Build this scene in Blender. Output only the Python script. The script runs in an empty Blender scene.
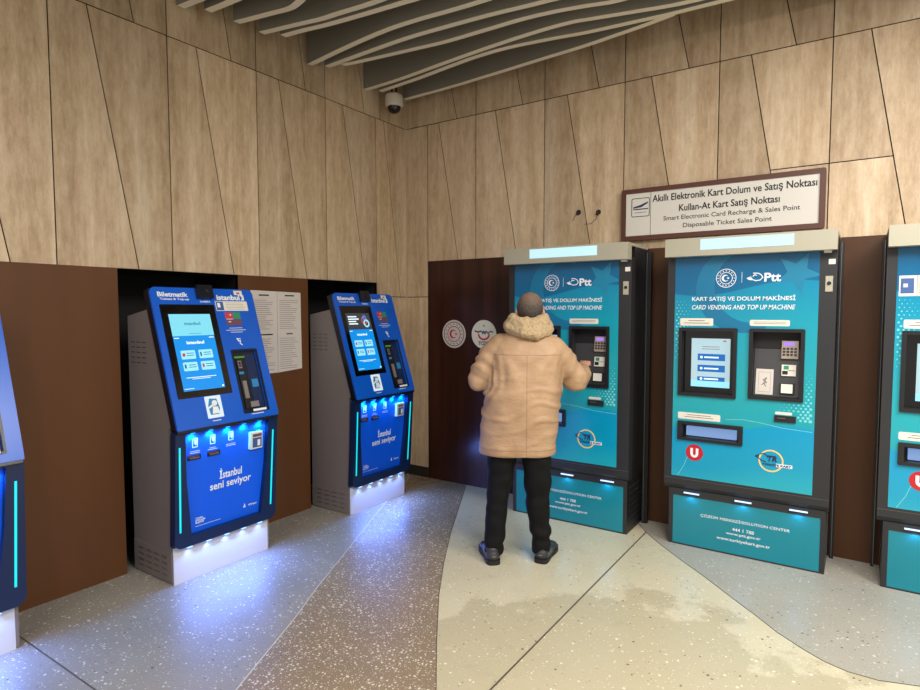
import bpy, bmesh, math, random
from mathutils import Vector, Matrix, noise, geometry
C = bpy.context.scene.collection
SC = bpy.context.scene
PI = math.pi

# ------------------------------------------------------------------ materials
def srgb(r, g, b):
    f = lambda c: (c/255/12.92) if c/255 <= .04045 else ((c/255+.055)/1.055)**2.4
    return (f(r), f(g), f(b), 1)

def mat(name, col, rough=.5, metal=0, emit=None, es=0, spec=.5, nscale=0, namt=0, bump=0, stretch=(1, 1, 1), coat=0):
    m = bpy.data.materials.new(name); m.use_nodes = True
    nt = m.node_tree; b = nt.nodes['Principled BSDF']
    b.inputs['Base Color'].default_value = col
    b.inputs['Roughness'].default_value = rough
    b.inputs['Metallic'].default_value = metal
    b.inputs['Specular IOR Level'].default_value = spec
    b.inputs['Coat Weight'].default_value = coat
    if emit:
        b.inputs['Base Color'].default_value = tuple(x*.25 for x in col[:3])+(1,)
        b.inputs['Emission Color'].default_value = emit
        b.inputs['Emission Strength'].default_value = es
    if nscale:
        tc = nt.nodes.new('ShaderNodeTexCoord'); mp = nt.nodes.new('ShaderNodeMapping')
        mp.inputs['Scale'].default_value = stretch
        nt.links.new(tc.outputs['Object'], mp.inputs[0])
        n = nt.nodes.new('ShaderNodeTexNoise'); n.inputs['Scale'].default_value = nscale
        n.inputs['Detail'].default_value = 5
        nt.links.new(mp.outputs[0], n.inputs['Vector'])
        if namt:
            mr = nt.nodes.new('ShaderNodeMapRange')
            mr.inputs['From Min'].default_value = .3; mr.inputs['From Max'].default_value = .7
            mr.inputs['To Min'].default_value = 1-namt; mr.inputs['To Max'].default_value = 1+namt
            nt.links.new(n.outputs['Fac'], mr.inputs[0])
            mx = nt.nodes.new('ShaderNodeVectorMath'); mx.operation = 'SCALE'
            mx.inputs[0].default_value = col[:3]
            nt.links.new(mr.outputs[0], mx.inputs['Scale'])
            nt.links.new(mx.outputs[0], b.inputs['Base Color'])
        if bump:
            bp = nt.nodes.new('ShaderNodeBump'); bp.inputs['Strength'].default_value = 1
            bp.inputs['Distance'].default_value = bump
            nt.links.new(n.outputs['Fac'], bp.inputs['Height'])
            nt.links.new(bp.outputs[0], b.inputs['Normal'])
    return m

class NB:                                    # little node-building helper
    def __init__(s, m): s.nt = m.node_tree; s.b = s.nt.nodes['Principled BSDF']
    def n(s, t, **k):
        x = s.nt.nodes.new(t)
        for a, v in k.items(): setattr(x, a, v)
        return x
    def l(s, a, b): s.nt.links.new(a, b)
    def math(s, op, a, b=None, c=None, clamp=False):
        x = s.n('ShaderNodeMath', operation=op); x.use_clamp = clamp
        for i, v in enumerate((a, b, c)):
            if v is None: continue
            if isinstance(v, (int, float)): x.inputs[i].default_value = v
            else: s.l(v, x.inputs[i])
        return x.outputs[0]
    def mix(s, f, a, b, mode='MIX'):
        x = s.n('ShaderNodeMix', data_type='RGBA', blend_type=mode)
        for i, v in ((0, f), (6, a), (7, b)):
            if isinstance(v, (int, float)): x.inputs[i].default_value = v
            elif isinstance(v, tuple): x.inputs[i].default_value = v
            else: s.l(v, x.inputs[i])
        return x.outputs[2]
    def ramp(s, f, stops, interp='LINEAR'):
        x = s.n('ShaderNodeValToRGB'); cr = x.color_ramp; cr.interpolation = interp
        while len(cr.elements) < len(stops): cr.elements.new(.5)
        for e, (p, c) in zip(cr.elements, stops): e.position = p; e.color = c
        s.l(f, x.inputs[0]); return x.outputs[0]
    def noise(s, vec, scale, detail=4, rough=.5):
        x = s.n('ShaderNodeTexNoise'); x.inputs['Scale'].default_value = scale
        x.inputs['Detail'].default_value = detail; x.inputs['Roughness'].default_value = rough
        if vec is not None: s.l(vec, x.inputs['Vector'])
        return x.outputs['Fac']
    def mapping(s, vec, scale=(1, 1, 1), loc=(0, 0, 0)):
        x = s.n('ShaderNodeMapping'); x.inputs['Scale'].default_value = scale; x.inputs['Location'].default_value = loc
        s.l(vec, x.inputs[0]); return x.outputs[0]

def stone_mat():
    m = mat('travertine', srgb(190, 165, 130), .5); k = NB(m)
    tc = k.n('ShaderNodeTexCoord').outputs['Object']
    at = k.n('ShaderNodeAttribute', attribute_name='tone')
    off = k.n('ShaderNodeVectorMath', operation='SCALE'); k.l(at.outputs['Color'], off.inputs[0]); off.inputs['Scale'].default_value = 37.
    ad = k.n('ShaderNodeVectorMath', operation='ADD'); k.l(tc, ad.inputs[0]); k.l(off.outputs[0], ad.inputs[1])
    v = ad.outputs[0]
    # gently wavy vertical veins
    warp = k.n('ShaderNodeTexNoise'); warp.inputs['Scale'].default_value = 2.2; k.l(k.mapping(v, (1, 1, .6)), warp.inputs['Vector'])
    ws = k.n('ShaderNodeVectorMath', operation='SCALE'); k.l(warp.outputs['Color'], ws.inputs[0]); ws.inputs['Scale'].default_value = .035
    wa = k.n('ShaderNodeVectorMath', operation='ADD'); k.l(v, wa.inputs[0]); k.l(ws.outputs[0], wa.inputs[1])
    n1 = k.noise(k.mapping(wa.outputs[0], (1, 1, .045)), 6, 7, .62)
    n2 = k.noise(k.mapping(wa.outputs[0], (1, 1, .035)), 38, 4, .6)
    n3 = k.noise(k.mapping(v, (1, 1, .25)), 60, 5, .7)
    c = k.ramp(n1, [(.32, srgb(148, 121, 90)), (.44, srgb(182, 156, 124)), (.54, srgb(202, 178, 148)), (.66, srgb(222, 204, 178))])
    c = k.mix(.20, c, k.ramp(n2, [(.34, srgb(136, 106, 72)), (.5, srgb(194, 168, 132)), (.66, srgb(226, 208, 180))]))
    n4 = k.noise(k.mapping(v, (1, 1, .30)), 20, 10, .78)
    c = k.mix(.44, c, k.ramp(n4, [(.32, srgb(140, 114, 84)), (.5, srgb(194, 169, 138)), (.68, srgb(228, 210, 184))]))
    pit = k.ramp(n3, [(.30, (1, 1, 1, 1)), (.36, (0, 0, 0, 1))])
    c = k.mix(k.math('MULTIPLY', pit, .35), c, srgb(120, 96, 66))
    spk = k.ramp(n3, [(.69, (0, 0, 0, 1)), (.74, (1, 1, 1, 1))])
    c = k.mix(k.math('MULTIPLY', spk, .35), c, srgb(225, 210, 185))
    sep = k.n('ShaderNodeSeparateColor'); k.l(at.outputs['Color'], sep.inputs[0])
    br = k.math('MULTIPLY_ADD', sep.outputs[0], .22, .88)
    vm = k.n('ShaderNodeVectorMath', operation='SCALE'); k.l(c, vm.inputs[0]); k.l(br, vm.inputs['Scale'])
    k.l(vm.outputs[0], k.b.inputs['Base Color'])
    bp = k.n('ShaderNodeBump'); bp.inputs['Distance'].default_value = .0015; bp.inputs['Strength'].default_value = .6
    k.l(n2, bp.inputs['Height']); k.l(bp.outputs[0], k.b.inputs['Normal'])
    return m

def terrazzo(name, base, base2, chips, dens, scale, dark=.06, stain=False, rough=.3):
    m = mat(name, base, rough); k = NB(m)
    tc = k.n('ShaderNodeTexCoord').outputs['Object']
    dn = k.n('ShaderNodeTexNoise'); dn.inputs['Scale'].default_value = 55; k.l(tc, dn.inputs['Vector'])
    dv = k.n('ShaderNodeVectorMath', operation='SCALE'); k.l(dn.outputs['Color'], dv.inputs[0]); dv.inputs['Scale'].default_value = .012
    da = k.n('ShaderNodeVectorMath', operation='ADD'); k.l(tc, da.inputs[0]); k.l(dv.outputs[0], da.inputs[1])
    c = k.mix(k.ramp(k.noise(tc, 2.3, 6, .6), [(.35, (0, 0, 0, 1)), (.65, (1, 1, 1, 1))]), base, base2)
    c = k.mix(.35, c, k.ramp(k.noise(tc, 120, 3, .7), [(.3, tuple(x*.75 for x in base[:3])+(1,)), (.7, tuple(min(1, x*1.2) for x in base[:3])+(1,))]))
    if stain:
        # large worn patch with coarser aggregate showing
        g = k.n('ShaderNodeVectorMath', operation='DISTANCE'); k.l(k.mapping(tc, (1, 1, 1)), g.inputs[0]); g.inputs[1].default_value = (2.95, -2.25, 0)
        nz = k.noise(tc, 3.1, 6, .65)
        st = k.ramp(k.math('SUBTRACT', k.math('MULTIPLY_ADD', g.outputs['Value'], .55, .0), k.math('MULTIPLY', nz, 1.0)), [(.0, (1, 1, 1, 1)), (.06, (0, 0, 0, 1))])
        c = k.mix(k.math('MULTIPLY', st, .55), c, srgb(164, 154, 126))
        nv = k.ramp(k.noise(k.mapping(tc, (1, 1, 1), (5, 2, 0)), 6.5, 8, .75), [(.56, (0, 0, 0, 1)), (.64, (1, 1, 1, 1))])
        c = k.mix(k.math('MULTIPLY', nv, .3), c, srgb(160, 150, 124))
    for sc_, d, lo in ((scale, dens, .0), (scale*2.1, dens*.9, .0)):
        v = k.n('ShaderNodeTexVoronoi'); v.inputs['Scale'].default_value = sc_; k.l(da.outputs[0], v.inputs['Vector'])
        sp = k.n('ShaderNodeSeparateColor'); k.l(v.outputs['Color'], sp.inputs[0])
        size = k.math('MULTIPLY_ADD', sp.outputs[1], .22, .14)
        near = k.math('LESS_THAN', v.outputs['Distance'], size)
        sel = k.math('LESS_THAN', sp.outputs[0], d)
        c = k.mix(k.math('MULTIPLY', near, k.math('MULTIPLY', sel, .85)), c, chips)
        sel2 = k.math('GREATER_THAN', sp.outputs[0], 1-dark)
        c = k.mix(k.math('MULTIPLY', near, k.math('MULTIPLY', sel2, .8)), c, srgb(70, 62, 55))
    k.l(c, k.b.inputs['Base Color'])
    rr = k.math('MULTIPLY_ADD', k.noise(tc, 5, 5, .6), .3, rough-.12)
    k.l(rr, k.b.inputs['Roughness'])
    return m

M = {}
M['stone'] = stone_mat()
M['joint'] = mat('stone_joint', srgb(38, 28, 20), .9)
M['brown'] = mat('brown_cladding', srgb(92, 57, 30), .5, spec=.3, nscale=5, namt=.10, stretch=(1, 1, .15))
M['redbrown'] = mat('red_brown_cladding', srgb(58, 31, 23), .25, spec=.35, nscale=9, namt=.35, stretch=(1, 1, .06))
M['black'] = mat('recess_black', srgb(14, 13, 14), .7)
M['ceil'] = mat('ceiling_dark', srgb(60, 55, 48), .9)
M['fin'] = mat('baffle_side', srgb(130, 126, 115), .8)
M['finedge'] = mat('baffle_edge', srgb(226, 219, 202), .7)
M['skirt'] = mat('skirting', srgb(52, 46, 42), .4)
M['fl_grey'] = terrazzo('terrazzo_grey', srgb(146, 141, 133), srgb(134, 129, 122), srgb(218, 214, 208), .24, 52, .045, rough=.42)
M['fl_brown'] = terrazzo('terrazzo_brown', srgb(138, 120, 96), srgb(126, 110, 88), srgb(228, 220, 202), .66, 54, .02, rough=.40)
M['fl_cream'] = terrazzo('terrazzo_cream', srgb(204, 196, 168), srgb(194, 186, 158), srgb(228, 222, 202), .14, 50, .03, True)
M['fl_light'] = terrazzo('terrazzo_light', srgb(168, 164, 153), srgb(158, 154, 143), srgb(214, 210, 198), .16, 48, .05)
M['fljoint'] = mat('floor_joint', srgb(96, 90, 80), .5, .3)
M['fljoint2'] = mat('floor_joint_pale', srgb(190, 186, 176), .4)

M['kgrey'] = mat('kiosk_grey_metal', srgb(128, 120, 120), .5, .1, nscale=160, namt=.05)
M['kbase'] = mat('kiosk_base_white', srgb(205, 205, 210), .45)
M['kblue'] = mat('kiosk_blue', srgb(8, 88, 200), .28, nscale=3, namt=.04)
M['knavy'] = mat('kiosk_navy', srgb(10, 34, 76), .3)
M['kdark'] = mat('kiosk_side_navy', srgb(9, 16, 32), .3)
M['kinset'] = mat('kiosk_inset_blue', srgb(0, 92, 235), .4)
M['bezel'] = mat('black_glass', srgb(7, 7, 9), .12)
M['blackp'] = mat('black_plastic', srgb(20, 20, 22), .4)
M['scr_pale'] = mat('screen_pale', srgb(120, 215, 235), .3, emit=srgb(126, 212, 232), es=.95)
M['scr_blue'] = mat('screen_blue', srgb(10, 130, 220), .3, emit=srgb(6, 138, 222), es=1.0)
M['scr_tile'] = mat('screen_tile', srgb(150, 225, 245), .3, emit=srgb(150, 222, 244), es=1.0)
M['scr_dark'] = mat('screen_dark', srgb(60, 64, 70), .3, emit=srgb(62, 66, 72), es=.8)
M['scr_red'] = mat('screen_red', srgb(200, 60, 60), .3, emit=srgb(205, 70, 70), es=.8)
M['scr_ink'] = mat('screen_ink', srgb(20, 90, 120), .3, emit=srgb(20, 96, 128), es=.7)
M['scr_white'] = mat('screen_white', srgb(240, 250, 255), .3, emit=srgb(225, 244, 250), es=1.1)
M['cyan'] = mat('cyan_strip', srgb(20, 200, 210), .3, emit=srgb(20, 205, 215), es=1.35)
M['led'] = mat('led_lamp', srgb(180, 220, 255), .3, emit=srgb(150, 200, 255), es=2)
M['ledblue'] = mat('led_lamp_blue', srgb(60, 180, 255), .3, emit=srgb(30, 170, 255), es=3)
M['white'] = mat('print_white', srgb(232, 236, 240), .5)
M['paper'] = mat('paper', srgb(206, 198, 192), .7)
M['pscreen'] = mat('machine_screen', srgb(200, 232, 242), .3, emit=srgb(196, 232, 244), es=.62)
M['ink'] = mat('print_grey', srgb(110, 104, 102), .7)
M['inkdark'] = mat('print_black', srgb(24, 22, 24), .6)
M['sticker'] = mat('sticker_cream', srgb(224, 221, 208), .5)
M['stickblue'] = mat('sticker_blue', srgb(60, 92, 150), .5)
M['red'] = mat('print_red', srgb(190, 24, 40), .4)
M['green'] = mat('print_green', srgb(40, 140, 100), .5)
M['pinkred'] = mat('print_dull_red', srgb(196, 60, 66), .5)
M['redgrey'] = mat('print_dull_brown', srgb(110, 70, 80), .5)
M['navyink'] = mat('print_navy', srgb(30, 40, 90), .5)
M['gold'] = mat('print_gold', srgb(240, 205, 120), .5)
M['glow_card'] = mat('lit_card_symbol', srgb(235, 245, 250), .4, emit=srgb(225, 240, 245), es=.75)
M['skyink'] = mat('print_sky', srgb(40, 130, 190), .5)
M['limeglow'] = mat('green_light', srgb(90, 160, 70), .4, emit=srgb(90, 160, 60), es=.5)

M['pdark'] = mat('machine_charcoal', srgb(46, 47, 50), .38, .2, nscale=120, namt=.05)
M['pside'] = mat('machine_side', srgb(30, 30, 33), .42, .2)
M['pseam'] = mat('machine_seam', srgb(120, 120, 122), .4, .6)
M['canopy'] = mat('canopy_grey_beige', srgb(172, 168, 150), .45, .1)
M['lightpanel'] = mat('canopy_light', srgb(220, 245, 250), .4, emit=srgb(190, 236, 246), es=.92)
M['slit'] = mat('ledge_lamp', srgb(220, 235, 255), .3, emit=srgb(190, 215, 255), es=1.5)
M['traylight'] = mat('tray_light', srgb(140, 170, 215), .4, emit=srgb(125, 160, 215), es=.8)
M['lowteal'] = mat('lower_teal', srgb(20, 130, 145), .22, nscale=1.4, namt=.06)
M['dotpale'] = mat('print_pale_teal', srgb(120, 205, 215), .35)
M['swirl'] = mat('print_swirl', srgb(18, 124, 162), .35)
M['swirltop'] = mat('print_swirl_top', srgb(10, 112, 154), .35)
M['frame_black'] = mat('niche_frame', srgb(24, 25, 28), .35)
M['plate'] = mat('niche_plate', srgb(58, 58, 62), .45)
M['keypad'] = mat('keypad_beige', srgb(160, 146, 132), .5)
M['lcd'] = mat('keypad_lcd', srgb(170, 120, 240), .4, emit=srgb(172, 130, 240), es=.9)
M['btnblue'] = mat('screen_button', srgb(20, 100, 180), .3, emit=srgb(20, 105, 185), es=.9)
M['signframe'] = mat('sign_frame_brown', srgb(84, 44, 32), .45)
M['signface'] = mat('sign_face', srgb(214, 210, 202), .4)
M['camwhite'] = mat('camera_white', srgb(200, 192, 178), .4)
M['skin'] = mat('skin', srgb(205, 150, 122), .5, nscale=30, namt=.06)
M['coat'] = None
M['fleece'] = mat('fleece', srgb(178, 156, 122), .95, nscale=85, namt=.18, bump=.006, spec=.15)
M['trouser'] = mat('black_trouser', srgb(9, 9, 10), .8, nscale=40, namt=.25, bump=.002, spec=.25)
M['shoe'] = mat('shoe_grey_black', srgb(48, 48, 50), .5)
M['soleM'] = mat('shoe_sole', srgb(20, 20, 22), .6)
M['shoestripe'] = mat('shoe_stripe', srgb(120, 120, 120), .4)

def graphic_mat():
    m = mat('teal_graphic', srgb(0, 150, 180), .22); k = NB(m)
    tc = k.n('ShaderNodeTexCoord').outputs['Object']
    sp = k.n('ShaderNodeSeparateXYZ'); k.l(tc, sp.inputs[0])
    w = k.math('MULTIPLY', k.math('SINE', k.math('MULTIPLY', sp.outputs[0], 5.5)), -.045)
    z = k.math('DIVIDE', k.math('ADD', sp.outputs[2], w), 2.0)
    c = k.ramp(z, [(.24, srgb(30, 165, 185)), (.30, srgb(8, 152, 188)), (.425, srgb(2, 150, 196)), (.427, srgb(28, 158, 172)), (.55, srgb(34, 160, 172)), (.75, srgb(20, 152, 176)),
                   (.88, srgb(4, 134, 172)), (.882, srgb(0, 100, 146)), (1.0, srgb(4, 92, 140))])
    k.l(c, k.b.inputs['Base Color']); return m
M['graphic'] = graphic_mat()

def coat_mat():
    m = mat('tan_coat', srgb(176, 144, 112), .5, spec=.35); k = NB(m)
    tc = k.n('ShaderNodeTexCoord').outputs['Object']
    sp = k.n('ShaderNodeSeparateXYZ'); k.l(tc, sp.inputs[0])
    n = k.noise(tc, 7, 5, .55)
    c = k.mix(k.ramp(n, [(.35, (0, 0, 0, 1)), (.65, (1, 1, 1, 1))]), srgb(166, 134, 103), srgb(184, 151, 119))
    back = k.math('LESS_THAN', sp.outputs[1], 0.0)
    sx = k.math('LESS_THAN', k.math('ABSOLUTE', k.math('SUBTRACT', sp.outputs[0], .045)), .0022)
    sz = k.math('MULTIPLY', k.math('LESS_THAN', k.math('ABSOLUTE', k.math('SUBTRACT', sp.outputs[2], 1.345)), .0022), k.math('LESS_THAN', k.math('ABSOLUTE', k.math('SUBTRACT', sp.outputs[0], .045)), .21))
    sh = k.math('LESS_THAN', k.math('ABSOLUTE', k.math('SUBTRACT', sp.outputs[2], .745)), .002)
    s = k.math('MULTIPLY', back, k.math('MAXIMUM', k.math('MULTIPLY', sx, k.math('LESS_THAN', sp.outputs[2], 1.345)), sz))
    s = k.math('MAXIMUM', s, sh)
    c = k.mix(k.math('MULTIPLY', s, .5), c, srgb(110, 80, 52))
    k.l(c, k.b.inputs['Base Color'])
    n2 = k.noise(k.mapping(tc, (1, 1, 2.2)), 16, 4, .6)
    bp = k.n('ShaderNodeBump'); bp.inputs['Distance'].default_value = .006; k.l(n2, bp.inputs['Height']); k.l(bp.outputs[0], k.b.inputs['Normal'])
    return m
M['coat'] = coat_mat()
def hair_mat():
    m = mat('short_hair', srgb(52, 44, 40), .75); k = NB(m)
    tc = k.n('ShaderNodeTexCoord').outputs['Object']
    sp = k.n('ShaderNodeSeparateXYZ'); k.l(tc, sp.inputs[0])
    top = k.ramp(k.math('ADD', sp.outputs[2], k.math('MULTIPLY', k.noise(tc, 60, 4), .02)), [(0, (0, 0, 0, 1)), (1, (1, 1, 1, 1))])
    f = k.math('DIVIDE', k.math('SUBTRACT', k.math('ADD', sp.outputs[2], k.math('MULTIPLY', k.noise(tc, 40, 4), .03)), 1.655), .075, clamp=True)
    c = k.mix(f, srgb(54, 46, 42), srgb(128, 100, 82))
    c = k.mix(.35, c, k.ramp(k.noise(k.mapping(tc, (1, 1, .4)), 260, 3), [(.35, srgb(40, 34, 32)), (.65, srgb(135, 120, 108))]))
    k.l(c, k.b.inputs['Base Color']); return m
M['hair'] = hair_mat()

# ------------------------------------------------------------------ mesh helpers
class Fr:                                    # a local frame: u across, v up, d outward
    def __init__(s, o, u, v, n): s.o, s.u, s.v, s.n = Vector(o), Vector(u).normalized(), Vector(v).normalized(), Vector(n).normalized()
    def __call__(s, a, b, d=0): return s.o + s.u*a + s.v*b + s.n*d
W = Fr((0, 0, 0), (1, 0, 0), (0, 0, 1), (0, -1, 0))      # default: XZ plane facing -Y

def rrect(u0, u1, v0, v1, r=0, seg=4):
    if r <= 0: return [(u0, v0), (u1, v0), (u1, v1), (u0, v1)]
    P = []
    for cx, cy, a in ((u1-r, v0+r, -90), (u1-r, v1-r, 0), (u0+r, v1-r, 90), (u0+r, v0+r, 180)):
        for i in range(seg+1):
            t = math.radians(a+90*i/seg); P.append((cx+r*math.cos(t), cy+r*math.sin(t)))
    return P
def circle(cx, cy, r, n=24, a0=0, ry=None):
    ry = ry or r
    return [(cx+r*math.cos(a0+2*PI*i/n), cy+ry*math.sin(a0+2*PI*i/n)) for i in range(n)]

class MB:
    def __init__(s): s.bm = bmesh.new(); s.mats = []; s.cur = 0
    def m(s, name):
        if name not in s.mats: s.mats.append(name)
        s.cur = s.mats.index(name); return s
    def face(s, vs):
        try: f = s.bm.faces.new(vs); f.material_index = s.cur; return f
        except ValueError: return None
    def prism(s, poly, d0, d1, fr=W, holes=()):
        loops = [poly]+list(holes)
        A = [[s.bm.verts.new(fr(a, b, d0)) for a, b in L] for L in loops]
        B = [[s.bm.verts.new(fr(a, b, d1)) for a, b in L] for L in loops]
        fa = [v for L in A for v in L]; fb = [v for L in B for v in L]
        if holes:
            tr = geometry.tessellate_polygon([[Vector((a, b, 0)) for a, b in L] for L in loops])
            for t in tr:
                s.face([fa[i] for i in t]); s.face([fb[i] for i in reversed(t)])
        else:
            s.face(list(reversed(A[0]))); s.face(B[0])
        for La, Lb in zip(A, B):
            n = len(La)
            for i in range(n): s.face([La[i], La[(i+1) % n], Lb[(i+1) % n], Lb[i]])
        return s
    def rect(s, u0, u1, v0, v1, d0, d1, fr=W, r=0): return s.prism(rrect(u0, u1, v0, v1, r), d0, d1, fr)
    def box(s, x0, x1, y0, y1, z0, z1): return s.rect(x0, x1, z0, z1, -y1, -y0)
    def sheet(s, poly, d, fr=W, holes=()): return s.prism(poly, d-.0006, d, fr, holes)
    def ring(s, cx, cy, r0, r1, d0, d1, fr=W, n=32): return s.prism(circle(cx, cy, r1, n), d0, d1, fr, [circle(cx, cy, r0, n)])
    def stroke(s, pts, w, d0, d1, fr=W):
        for i_, ((a, b), (c, e)) in enumerate(zip(pts, pts[1:])):
            L = math.hypot(c-a, e-b) or 1e-6; px, py = -(e-b)/L*w/2, (c-a)/L*w/2; qx, qy = (c-a)/L*w*.3, (e-b)/L*w*.3
            s.prism([(a-px-qx, b-py-qy), (c-px+qx, e-py+qy), (c+px+qx, e+py+qy), (a+px-qx, b+py-qy)], d0-2e-5*i_, d1+2e-5*(i_ % 7), fr)
        return s
    def tube(s, pts, r, n=8):
        pts = [Vector(p) for p in pts]; rings = []
        rs = r if isinstance(r, (list, tuple)) else [r]*len(pts)
        for i, p in enumerate(pts):
            t = (pts[min(i+1, len(pts)-1)]-pts[max(i-1, 0)]).normalized()
            a = t.orthogonal().normalized() if i == 0 else (a - t*a.dot(t)).normalized()
            b = t.cross(a)
            rings.append([s.bm.verts.new(p+(a*math.cos(2*PI*j/n)+b*math.sin(2*PI*j/n))*rs[i]) for j in range(n)])
        for A, B in zip(rings, rings[1:]):
            for j in range(n): s.face([A[j], A[(j+1) % n], B[(j+1) % n], B[j]])
        s.face(list(reversed(rings[0]))); s.face(rings[-1]); return s
    def lathe(s, prof, n=28, c=(0, 0, 0)):
        rings = [[s.bm.verts.new((c[0]+r*math.cos(2*PI*j/n), c[1]+r*math.sin(2*PI*j/n), c[2]+z)) for j in range(n)] for r, z in prof]
        for A, B in zip(rings, rings[1:]):
            for j in range(n): s.face([A[j], A[(j+1) % n], B[(j+1) % n], B[j]])
        s.face(list(reversed(rings[0]))); s.face(rings[-1]); return s
    def bevel(s, w, seg=2):
        es = [e for e in s.bm.edges if len(e.link_faces) == 2 and e.calc_face_angle(0) > .6]
        bmesh.ops.bevel(s.bm, geom=es, offset=w, segments=seg, affect='EDGES', profile=.6, clamp_overlap=True); return s
    def build(s, name, parent=None, smooth=False, **props):
        if not any(True for _ in s.bm.faces): raise ValueError('empty '+name)
        bmesh.ops.recalc_face_normals(s.bm, faces=s.bm.faces)
        me = bpy.data.meshes.new(name); s.bm.to_mesh(me); s.bm.free()
        for k in s.mats: me.materials.append(M[k])
        if smooth:
            for p in me.polygons: p.use_smooth = True
        o = bpy.data.objects.new(name, me); C.objects.link(o); o.parent = parent
        for k, v in props.items(): o[k] = v
        return o
def mb(m): x = MB(); x.m(m); return x

def text(name, s_, parent, m, fr, u0, u1, v0, v1, d=.0012, shear=0, bold=.0, keep=True, **props):
    cu = bpy.data.curves.new('t', 'FONT'); cu.body = s_; cu.size = 1; cu.offset = bold; cu.resolution_u = 3; cu.shear = shear
    cu.space_character = 1.0
    o = bpy.data.objects.new('t', cu); C.objects.link(o)
    dg = bpy.context.evaluated_depsgraph_get(); me = bpy.data.meshes.new_from_object(o.evaluated_get(dg))
    bpy.data.objects.remove(o)
    xs = [v.co.x for v in me.vertices]; ys = [v.co.y for v in me.vertices]
    ax, bx, ay, by = min(xs), max(xs), min(ys), max(ys)
    for v in me.vertices:
        v.co = fr(u0+(v.co.x-ax)/(bx-ax)*(u1-u0), v0+(v.co.y-ay)/(by-ay)*(v1-v0), d)
    me.name = name; me.materials.clear(); me.materials.append(M[m])
    ob = bpy.data.objects.new(name, me); C.objects.link(ob); ob.parent = parent
    for k, v in props.items(): ob[k] = v
    return ob

def root(name, label, cat, loc=(0, 0, 0), rz=0, group=None):
    o = bpy.data.objects.new(name, None); C.objects.link(o); o.location = loc; o.rotation_euler = (0, 0, rz)
    o.empty_display_size = .1; o['label'] = label; o['category'] = cat
    if group: o['group'] = group
    return o
def copy_tree(o, parent=None):
    c = o.copy(); C.objects.link(c); c.parent = parent
    for ch in list(o.children): copy_tree(ch, c)
    return c
def tag(o, label, cat, group=None):
    o['label'] = label; o['category'] = cat
    if group: o['group'] = group
    return o
def struct(o): o['kind'] = 'structure'; return o

# ------------------------------------------------------------------ camera
f_px = 597.17
cam = bpy.data.cameras.new('camera'); cam.sensor_width = 36; cam.lens = f_px/920*36; cam.clip_start = .05
co = bpy.data.objects.new('camera', cam); C.objects.link(co)
ya, pi_, ro = -.5937, .0577, -.0003
F = Vector((math.sin(ya)*math.cos(pi_), math.cos(ya)*math.cos(pi_), -math.sin(pi_)))
R = Vector((math.cos(ya), -math.sin(ya), 0)); U = R.cross(F)
R2 = R*math.cos(ro)+U*math.sin(ro); U2 = U*math.cos(ro)-R*math.sin(ro)
mt = Matrix((R2, U2, -F)).transposed().to_4x4(); mt.translation = (3.7169, -4.5727, 1.62)
co.matrix_world = mt; SC.camera = co

# ------------------------------------------------------------------ shell
FL = Fr((0, 0, 0), (0, 1, 0), (0, 0, 1), (1, 0, 0))       # left wall: u = world y, v = z, outward +x
FR = Fr((0, 0, 0), (1, 0, 0), (0, 0, 1), (0, -1, 0))      # right wall: u = world x, outward -y
SEAM, LB, RB, TOP = 3.358, 1.872, 2.084, 4.2
G = .0034
random.seed(4)
def clip(poly, a, b, c):                   # keep a*u+b*v<=c
    out = []
    for i in range(len(poly)):
        p, q = poly[i], poly[(i+1) % len(poly)]
        dp, dq = a*p[0]+b*p[1]-c, a*q[0]+b*q[1]-c
        if dp <= 0: out.append(p)
        if (dp < 0 < dq) or (dq < 0 < dp):
            t = dp/(dp-dq); out.append((p[0]+(q[0]-p[0])*t, p[1]+(q[1]-p[1])*t))
    return out
def band(lines, z0, z1, lo, hi):
    """lines: (s at z0, s at z1) sorted; returns panel quads with joint gaps"""
    L = [(lo, lo)]+lines+[(hi, hi)]; out = []
    for (a0, a1), (b0, b1) in zip(L, L[1:]):
        out.append([(a0+G, z0+G), (b0-G, z0+G), (b1-G, z1-G), (a1+G, z1-G)])
    return out
def lower_lines(ss, z0, sl=None):
    return [(v, v) if k == 'v' else (v+(SEAM-z0)*.170, v) for k, v in ss]
def stone_wall(name, fr, polys, backing, extra=None):
    b = MB(); b.m('stone'); tl = b.bm.loops.layers.float_color.new('tone')
    for P in polys:
        n0 = set(b.bm.faces); b.prism(P, .004, .02 if False else .0, fr)
        t = (random.random()-(.62 if min(p[1] for p in P) > SEAM-.01 else 0), random.random()*.8, random.random(), 1)
        for f in b.bm.faces:
            if f not in n0:
                for l in f.loops: l[tl] = t
    b.m('joint')
    for P in backing: b.prism(P, -.02, -.0035, fr)
    return struct(b.build(name))
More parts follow.
